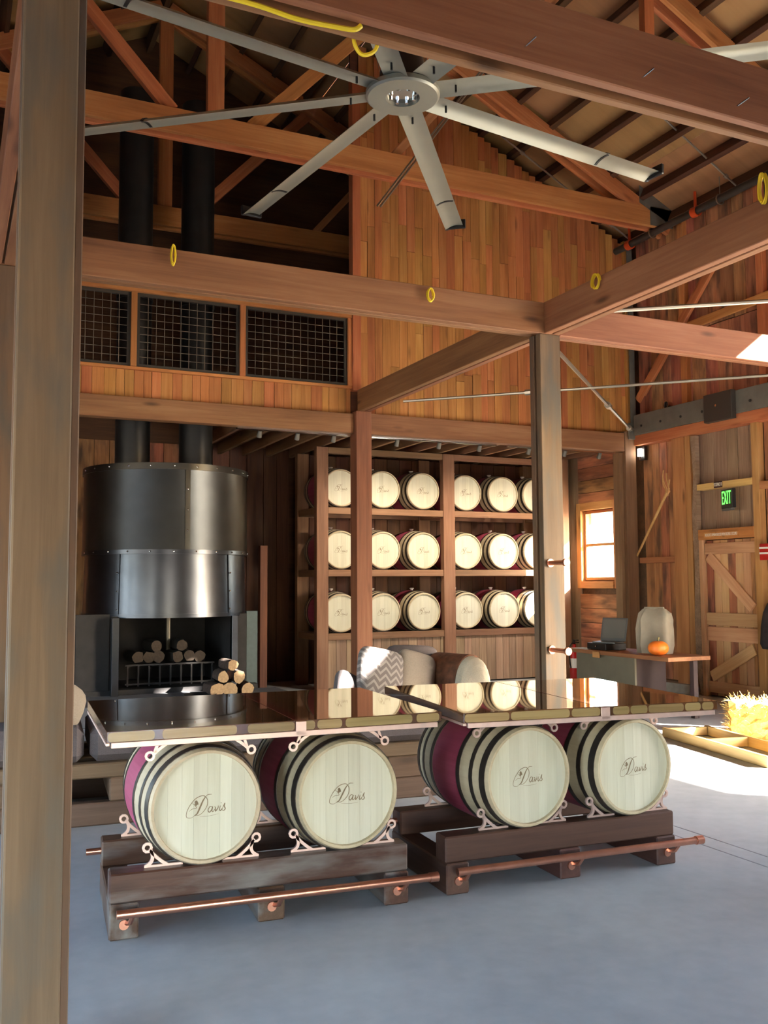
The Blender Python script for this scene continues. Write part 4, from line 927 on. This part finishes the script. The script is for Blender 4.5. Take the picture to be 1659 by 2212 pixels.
cush('grey zigzag patterned cushion with sunlit top', MT['zigzag'], 0.50, 0.48, 0.2, (3.72, 8.12, 0.80), (-0.25, 0.22, 0.1))
cush('plain oatmeal cushion between zigzag cushion and hide bolster', MT['beige_cloth'], 0.44, 0.44, 0.2, (4.13, 8.2, 0.77), (-0.25, 0.28, 0.1))
cush('large plain grey cushion behind the oatmeal cushion', MT['sofa_cloth'], 0.6, 0.46, 0.2, (4.25, 8.5, 0.80), (-0.2, 0.05, 0.0))
bo = thing('bolster', 'brown hide bolster with a cream rounded end', 'cushion', (4.60, 8.12, 0.552), math.radians(-72), group='cushions on the sofas')
m = MB(); arc = [math.radians(a) for a in range(0, 181, 12)]
prof2 = [(0.2, 0.36), (0.16, 0.41), (0.06, 0.43)]
def dome(x0, x1, r, h, mb, mi=0):
    vs_ = [(x, -r * math.cos(a), h * math.sin(a) ** 0.7) for x in (x0, x1) for a in arc]; n = len(arc)
    mb.add(vs_, [(i, i + 1, n + i + 1, n + i) for i in range(n - 1)] + [tuple(range(n))[::-1], tuple(range(n, 2 * n))], mi)
dome(-0.32, 0.12, 0.24, 0.40, m); m.build('hide_wrap', MT['hide'], bo, True)
m = MB()
for k in range(7):
    f0, f1 = math.cos(k / 7 * 1.45), math.cos((k + 1) / 7 * 1.45); x0, x1 = 0.12 + 0.15 * math.sin(k / 7 * 1.45), 0.12 + 0.15 * math.sin((k + 1) / 7 * 1.45)
    n = len(arc); vs_ = [(x0, -0.235 * f0 * math.cos(a), 0.385 * f0 ** 0.5 * math.sin(a) ** 0.7) for a in arc] + [(x1, -0.235 * f1 * math.cos(a), 0.385 * f1 ** 0.5 * math.sin(a) ** 0.7) for a in arc]
    m.add(vs_, [(i, i + 1, n + i + 1, n + i) for i in range(n - 1)])
m.build('cream_end', MT['cream_cloth'], bo, True)

# ================================================================== BENCH AND WHAT STANDS ON IT
be = thing('work_bench', 'brown topped bench with panelled front near the right wall', 'bench', (8.05, 9.7, 0))
bxo('bench_top', 7.74, 8.40, 8.72, 10.70, 0.70, 0.75, MT['bench_top'], be, along='y')
bxo('front_panel', 7.82, 7.85, 9.42, 10.62, 0.02, 0.699, MT['bench_green'], be, along='y', c=0)
bxo('leg', 8.2, 8.27, 8.8, 8.87, 0.0, 0.699, MT['bench_plum'], be, along='z')
bxo('side_panel', 7.852, 8.32, 9.42, 9.45, 0.0, 0.699, MT['bench_plum'], be, c=0); bxo('side_panel', 7.852, 8.32, 10.58, 10.61, 0.0, 0.699, MT['bench_plum'], be, c=0)
bxo('front_block', 7.72, 7.738, 10.0, 10.14, 0.66, 0.74, MT['stud'], be, along='y')
cb_ = thing('cash_drawer', 'small black cash drawer under the laptop', 'box', (8.02, 10.22, 0.75)); MB().box(-0.17, 0.17, -0.2, 0.2, 0.0, 0.085, 0.005).build('case', MT['black'], cb_)
MB().cyl((-0.172, 0.0, 0.045), (-0.185, 0.0, 0.045), 0.012, n=8).build('lock', MT['chrome'], cb_, True)
lt = thing('laptop', 'open grey laptop on the cash drawer', 'laptop', (8.02, 10.18, 0.835), math.radians(-68))
MB().box(-0.17, 0.17, -0.13, 0.12, 0, 0.022, 0.004).build('keyboard_base', MT['laptop'], lt)
sm = Matrix.Translation((0, 0.115, 0.02)) @ Matrix.Rotation(math.radians(-14), 4, 'X')
lid = place('screen_lid', MB().box(-0.19, 0.19, 0, 0.014, 0, 0.32, 0.003).mesh('lid', MT['laptop']), lt, mat=sm)
MB().box(-0.17, 0.17, -0.002, 0.0, 0.04, 0.30).build('display', MT['screen'], lid)
for k, (x, y, a) in enumerate(((7.86, 10.52, 0.2),)):
    tag(MB().box(-0.11, 0.11, -0.15, 0.15, 0.0, 0.004).build('paper_sheet', MT['paper'], None, loc=(x + 0.02, y - 0.02, 0.75), rot=(0, 0, a)), 'white paper sheets at the far end of the bench', 'paper')
bag = thing('feed_bag', 'tall grey paper sack with folded top on the bench', 'bag', (8.12, 9.38, 0.75), math.radians(-62))
m = MB(); lev = [(0.0, 0.21, 0.12), (0.1, 0.225, 0.13), (0.3, 0.22, 0.125), (0.42, 0.215, 0.11), (0.50, 0.2, 0.075), (0.55, 0.15, 0.04), (0.565, 0.12, 0.02)]
n = 20; vs_ = []
for z, a, b_ in lev:
    for i in range(n):
        th = 2 * math.pi * i / n; c_, s_ = math.cos(th), math.sin(th); q = 0.4
        r = random.Random(i * 7 + int(z * 31)).uniform(0.95, 1.05); r *= (0.3 if i in (13,) else 1.0)
        vs_.append((a * math.copysign(abs(c_) ** q, c_) * r, b_ * math.copysign(abs(s_) ** q, s_) * r - (0.03 if abs(c_) < 0.2 and s_ < 0 else 0) * -1, z))
m.add(vs_, [(k * n + i, k * n + (i + 1) % n, (k + 1) * n + (i + 1) % n, (k + 1) * n + i) for k in range(len(lev) - 1) for i in range(n)] + [tuple(range(n))[::-1], tuple(range((len(lev) - 1) * n, len(lev) * n))])
m.build('sack_body', MT['bag'], bag, True); MB().box(-0.13, 0.13, -0.014, 0.014, 0.545, 0.58, 0.006).build('folded_top', MT['bag'], bag)
pk = thing('pumpkin', 'small round orange pumpkin on the bench in front of the sack', 'pumpkin', (7.9, 9.07, 0.75))
m = MB(); nu, nv = 40, 14; vs_ = []
for j in range(nv + 1):
    ph = -math.pi / 2 + math.pi * j / nv
    for i in range(nu):
        th = 2 * math.pi * i / nu; r = 0.125 * (1 - 0.07 * abs(math.sin(th * 5)) ** 0.5 * 0 - 0.05 * (1 - abs(math.sin(th * 5))) ** 3)
        vs_.append((r * math.cos(ph) ** 0.8 * math.cos(th) if math.cos(ph) > 0 else 0, r * math.cos(ph) ** 0.8 * math.sin(th) if math.cos(ph) > 0 else 0, 0.088 + 0.088 * math.sin(ph) * (1 - 0.1 * math.cos(ph) ** 4 * 0)))
m.add(vs_, [(j * nu + i, j * nu + (i + 1) % nu, (j + 1) * nu + (i + 1) % nu, (j + 1) * nu + i) for j in range(nv) for i in range(nu)]); m.build('flesh', MT['pumpkin'], pk, True)
MB().tube([(0, 0, 0.17), (0.004, 0, 0.2), (0.015, 0.005, 0.215)], [0.014, 0.01, 0.012], 7).build('stem', MT['stem'], pk, True)
fe = thing('fire_extinguisher', 'red fire extinguisher on the floor behind the bench', 'extinguisher', (9.68, 13.2, 0))
MB().lathe([(0.0, 0.0), (0.0, 0.075), (0.02, 0.082), (0.46, 0.082), (0.53, 0.05), (0.56, 0.03), (0.60, 0.03)], 20, 'Z').build('cylinder', MT['red'], fe, True)
MB().lathe([(0.2, 0.0835), (0.36, 0.0835)], 20, 'Z').build('label_band', MT['white'], fe, True)
m = MB(); m.box(-0.02, 0.02, -0.11, 0.03, 0.62, 0.64); m.box(-0.02, 0.02, -0.1, 0.02, 0.66, 0.675); m.cyl((0, 0, 0.60), (0, 0, 0.67), 0.018, n=8); m.build('valve_lever', MT['black'], fe)
m = MB(); m.tube(spline([(0.0, -0.02, 0.62), (-0.11, -0.03, 0.58), (-0.12, -0.03, 0.35), (-0.1, -0.03, 0.2)], 5), 0.012, 6); m.build('hose', MT['black'], fe, True)

# ================================================================== RIGHT WALL ITEMS
pfk = thing('pitchfork', 'blond wooden pitchfork hanging aslant on the right wall', 'pitchfork', (9.92, 11.82, 2.06))
hv_ = Vector((0, -0.74, 0.97)).normalized(); tip = hv_ * 1.2
m = MB(); m.tube([(0, 0, 0), hv_ * 0.5, tip], [0.016, 0.02, 0.022], 8); m.build('handle', MT['fork_wood'], pfk, True)
for P_ in ([(0, 0.03, 0.03), (-0.02, 0.06, 0.12), (-0.03, 0.055, 0.24), (-0.02, 0.04, 0.34)], [(0, 0.0, 0.03), (-0.04, 0.0, 0.12), (-0.06, 0.015, 0.22), (-0.05, 0.015, 0.33)],
           [(0, -0.04, 0.03), (-0.06, -0.09, 0.08), (-0.09, -0.10, 0.18), (-0.08, -0.08, 0.28)], [(0, -0.05, 0.0), (-0.07, -0.11, 0.02), (-0.11, -0.16, 0.08), (-0.10, -0.17, 0.17)],
           [(0, -0.03, -0.05), (-0.07, -0.09, -0.06), (-0.12, -0.16, -0.03), (-0.13, -0.19, 0.04)]):
    m = MB(); m.tube(spline([tip - hv_ * 0.08] + [tip + Vector(q) for q in P_], 6), 0.0095, 6); m.build('tine', MT['fork_wood'], pfk, True)
ex = thing('exit_sign', 'black exit sign with glowing green letters above the door', 'sign', (9.88, 9.82, 2.67), math.radians(-18))
MB().box(-0.03, 0.03, -0.16, 0.16, 0.0, 0.27, 0.006).build('housing', MT['black'], ex)
MB().box(-0.04, 0.02, -0.13, 0.13, -0.03, -0.001, 0.004).build('lamp_tray', MT['laptop'], ex)
me = text_mesh('EXIT', 0.27, MT['exit_green'], 0.002)
o = place('letters', me, ex, mat=Matrix.Translation((-0.033, 0.0, 0.14)) @ Matrix.Rotation(math.radians(-90), 4, 'Z') @ Matrix.Rotation(math.radians(90), 4, 'X') @ Matrix.Diagonal((0.44, 1.0, 1, 1)))
def wall_sign(name, label, body, size, y, z, w, x=9.946):
    t = thing(name, label, 'sign', (x, y, z)); MB().box(-0.006, 0.0, -w / 2, w / 2, -size * 0.75, size * 0.75).build('plate', MT['truss_wood'] if w > 0.4 else MT['cradle_dark'], t)
    me = text_mesh(body, size, MT['sign_white'], 0.001); bpy.context.view_layer.update()
    xs = [v.co.x for v in me.vertices]; f = (w * 0.94) / (max(xs) - min(xs))
    place('lettering', me, t, mat=Matrix.Translation((-0.0075, 0, 0)) @ Matrix.Rotation(math.radians(-90), 4, 'Z') @ Matrix.Rotation(math.radians(90), 4, 'X') @ Matrix.Diagonal((f, 1.2, 1, 1)))
wall_sign('door_notice', 'one line white lettered door notice on the lintel', 'THIS DOOR TO REMAIN UNLOCKED WHEN BUILDING IS OCCUPIED', 0.05, 10.05, 2.315, 0.66)
wall_sign('occupancy_plate', 'tiny white lettered plate on the rail above the exit sign', 'OCCUPANCY 81', 0.06, 10.07, 3.03, 0.16)
wlp = thing('wall_lamp', 'small black wall lamp with lit white cylinder by the corner post', 'lamp', (10.0, 11.7, 3.6))
MB().box(-0.04, 0.02, -0.07, 0.07, -0.02, 0.2, 0.004).build('back_plate', MT['black'], wlp); MB().cyl((-0.07, 0, 0.04), (-0.07, 0, 0.16), 0.04, n=12).build('lamp_glass', MT['lamp_white'], wlp, True); MB().cyl((-0.07, 0, -0.02), (-0.07, 0, 0.04), 0.012, n=8).build('finial', MT['chrome'], wlp, True)
sl = thing('round_spotlight', 'little round chrome spotlight above the steel channel', 'lamp', (9.96, 11.06, 4.36))
MB().lathe([(0, 0.035), (-0.05, 0.05), (-0.05, 0.06), (0.05, 0.045)], 16).build('ring', MT['chrome'], sl, True, rot=(0, 0, -math.pi / 2)); MB().cyl((-0.03, 0, 0), (0.0, 0, 0), 0.03, n=12).build('lens', MT['black'], sl, True)
jk = thing('hanging_jacket', 'dark jacket hanging on the stud at the right picture edge', 'jacket', (9.9, 9.22, 0.75))
m = MB(); lev = [(0.0, 0.10, 0.17), (0.06, 0.13, 0.2), (0.3, 0.12, 0.18), (0.48, 0.09, 0.14), (0.6, 0.05, 0.07), (0.64, 0.02, 0.02)]; n = 14; vs_ = []
for z, a, b_ in lev: vs_ += [(-0.03 + a * 0.7 * math.cos(2 * math.pi * i / n), -0.1 + b_ * math.sin(2 * math.pi * i / n), z) for i in range(n)]
m.add(vs_, [(k * n + i, k * n + (i + 1) % n, (k + 1) * n + (i + 1) % n, (k + 1) * n + i) for k in range(len(lev) - 1) for i in range(n)] + [tuple(range(n))[::-1], tuple(range((len(lev) - 1) * n, len(lev) * n))]); m.build('cloth', MT['jacket'], jk, True)
MB().cyl((0.05, -0.1, 0.66), (-0.06, -0.1, 0.68), 0.012, n=8).build('hook', MT['steel'], jk, True)
rb = thing('red_sign_box', 'red alarm box with white stripes on the stud at right edge', 'alarm', (9.94, 9.24, 1.93)); MB().box(-0.05, 0.008, -0.09, 0.07, 0, 0.22, 0.006).build('case', MT['red'], rb)
for z in (0.08, 0.15): MB().box(-0.052, -0.05, -0.09, 0.07, z, z + 0.025).build('stripe', MT['white'], rb)
for k, (z, lab) in enumerate(((1.83, 'upper copper peg on the centre post'), (1.02, 'lower copper peg on the centre post'))):
    t = thing('copper_peg', lab, 'peg', (5.13, 7.35, z), group='copper pegs on the post'); MB().cyl((0, 0.005, 0), (0, -0.24, 0), 0.022, n=12).build('shaft', MT['copper_pipe'], t, True)
    MB().cyl((0, -0.24, 0), (0, -0.27, 0), 0.036, n=16).build('cap', MT['copper_pipe'], t, True); MB().cyl((0, 0.004, 0), (0, -0.015, 0), 0.04, n=14).build('flange', MT['copper_pipe'], t, True)

# ================================================================== HAY AND BOARDS
hb = thing('hay_bale', 'sunlit yellow hay bale at the right edge', 'hay bale', (8.02, 7.35, 0), math.radians(-52))
rnd = random.Random(3); m = MB(); nx, ny, nz = 16, 8, 7; W, D, H = 0.95, 0.46, 0.36; pts = {}
def hp_(i, j, k):
    key = (i, j, k)
    if key not in pts:
        e = 0.022; pts[key] = len(m.v); m.v.append(((i / nx - 0.5) * W + rnd.uniform(-e, e), (j / ny - 0.5) * D + rnd.uniform(-e, e), k / nz * H + (rnd.uniform(-e, e) if k else 0)))
    return pts[key]
for i in range(nx):
    for j in range(ny):
        m.f.append((hp_(i, j, 0), hp_(i, j + 1, 0), hp_(i + 1, j + 1, 0), hp_(i + 1, j, 0))); m.f.append((hp_(i, j, nz), hp_(i + 1, j, nz), hp_(i + 1, j + 1, nz), hp_(i, j + 1, nz)))
    for k in range(nz):
        m.f.append((hp_(i, 0, k), hp_(i + 1, 0, k), hp_(i + 1, 0, k + 1), hp_(i, 0, k + 1))); m.f.append((hp_(i, ny, k), hp_(i, ny, k + 1), hp_(i + 1, ny, k + 1), hp_(i + 1, ny, k)))
for j in range(ny):
    for k in range(nz):
        m.f.append((hp_(0, j, k), hp_(0, j, k + 1), hp_(0, j + 1, k + 1), hp_(0, j + 1, k))); m.f.append((hp_(nx, j, k), hp_(nx, j + 1, k), hp_(nx, j + 1, k + 1), hp_(nx, j, k + 1)))
m.mi = [0] * len(m.f); m.build('bale_core', MT['hay'], hb)
m = MB()
for _ in range(1500):
    f = rnd.choice('tfbsse'); x, y, z = rnd.uniform(-W / 2, W / 2), rnd.uniform(-D / 2, D / 2), rnd.uniform(0.02, H)
    nrm = Vector((0, 0, 1))
    if f == 't': z = H
    elif f == 'f': y = -D / 2; nrm = Vector((0, -1, 0))
    elif f == 'b': y = D / 2; nrm = Vector((0, 1, 0))
    elif f == 's': x = -W / 2; nrm = Vector((-1, 0, 0))
    else: x = W / 2; nrm = Vector((1, 0, 0))
    p = Vector((x, y, z)); d = (nrm * rnd.uniform(0.2, 0.9) + Vector((rnd.uniform(-1, 1), rnd.uniform(-1, 1), rnd.uniform(-0.6, 0.8)))).normalized() * rnd.uniform(0.04, 0.12)
    q = p + d; q.z = max(q.z, 0.004); s = d.orthogonal().normalized() * 0.0022; mid = (p + q) / 2 + Vector((0, 0, 0.008))
    m.add([p - s, p + s, mid + s, mid - s, q + s * 0.5, q - s * 0.5], [(0, 1, 2, 3), (3, 2, 4, 5)])
o = m.build('loose_straw', MT['straw'], hb); o['kind'] = 'stuff'
for k, z in enumerate((0,)):
    fr_ = thing('wooden_tray', 'low open tray of pale boards on the floor before the hay', 'tray', (7.1, 7.1, 0))  # plain open frame of boards lying on the floor
    stick('board', (6.97, 7.95, 0.05), (6.62, 6.2, 0.05), 0.04, 0.1, MT['hay_board'], fr_); stick('board', (7.46, 7.85, 0.05), (7.12, 6.2, 0.05), 0.04, 0.1, MT['hay_board'], fr_)
    stick('cross_board', (7.0, 7.9, 0.05), (7.42, 7.8, 0.05), 0.04, 0.09, MT['hay_board'], fr_); stick('cross_board', (6.86, 7.2, 0.05), (7.28, 7.1, 0.05), 0.04, 0.09, MT['hay_board'], fr_)

# ================================================================== CORDS, NAILS
def cord(label, pts, r=0.011, closed=False):
    P = spline(pts, 6, closed); o = Vector(pts[0]); t = thing('yellow_cord', label, 'cord', o, group='yellow cords on the beams')
    MB().tube([p - o for p in P], r, 7, closed=closed).build('cable', MT['cord'], t, True)
cord('long yellow cord lying in the slot of the foreground beam', [(0.6, 3.55, 4.012), (1.03, 3.534, 4.012), (1.26, 3.55, 4.008), (1.42, 3.53, 4.004), (1.5, 3.51, 4.0), (1.53, 3.50, 4.02)])
cord('small yellow cord loop hanging behind the foreground beam', [(1.55, 3.64, 4.10), (1.56, 3.64, 4.02), (1.60, 3.645, 3.985), (1.66, 3.64, 4.02), (1.68, 3.635, 4.12)], 0.009)
def coil(label, c, u, w, h):
    c = Vector(c); u = Vector(u); pts = []
    for k in range(28):
        a = 2 * math.pi * k / 10; s = 1 + 0.05 * (k % 3)
        pts.append(c + u * (w * math.cos(a) * s) + Vector((0, 0, 1)) * (h * math.sin(a) * s) + u.cross(Vector((0, 0, 1))) * (0.012 + 0.0012 * k))
    cord(label, pts, 0.007)
coil('bundled yellow cord on the left part of the long beam', (1.553, 7.345, 4.27), (1, 0, 0), 0.016, 0.075)
coil('bundled yellow cord on the long beam near the fan', (3.87, 7.345, 4.24), (1, 0, 0), 0.03, 0.055)
coil('yellow cord loop on the right beam near the centre post', (5.105, 6.5, 4.28), (0, -1, 0), 0.045, 0.06)
coil('yellow cord loop on the right beam at the picture edge', (5.105, 4.63, 4.38), (0, -1, 0), 0.03, 0.1)
for x, z in ((2.32, 4.09), (3.0, 4.10), (3.62, 4.09), (1.4, 4.10)):
    a = random.uniform(-0.4, 0.4); p = Vector((x, 3.455, z)) - fgb.location
    MB().cyl(p + Vector((0, 0.02, 0)), p + Vector((0.03, -0.06, 0.03)), 0.004, n=5).build('nail', MT['chrome'], fgb)
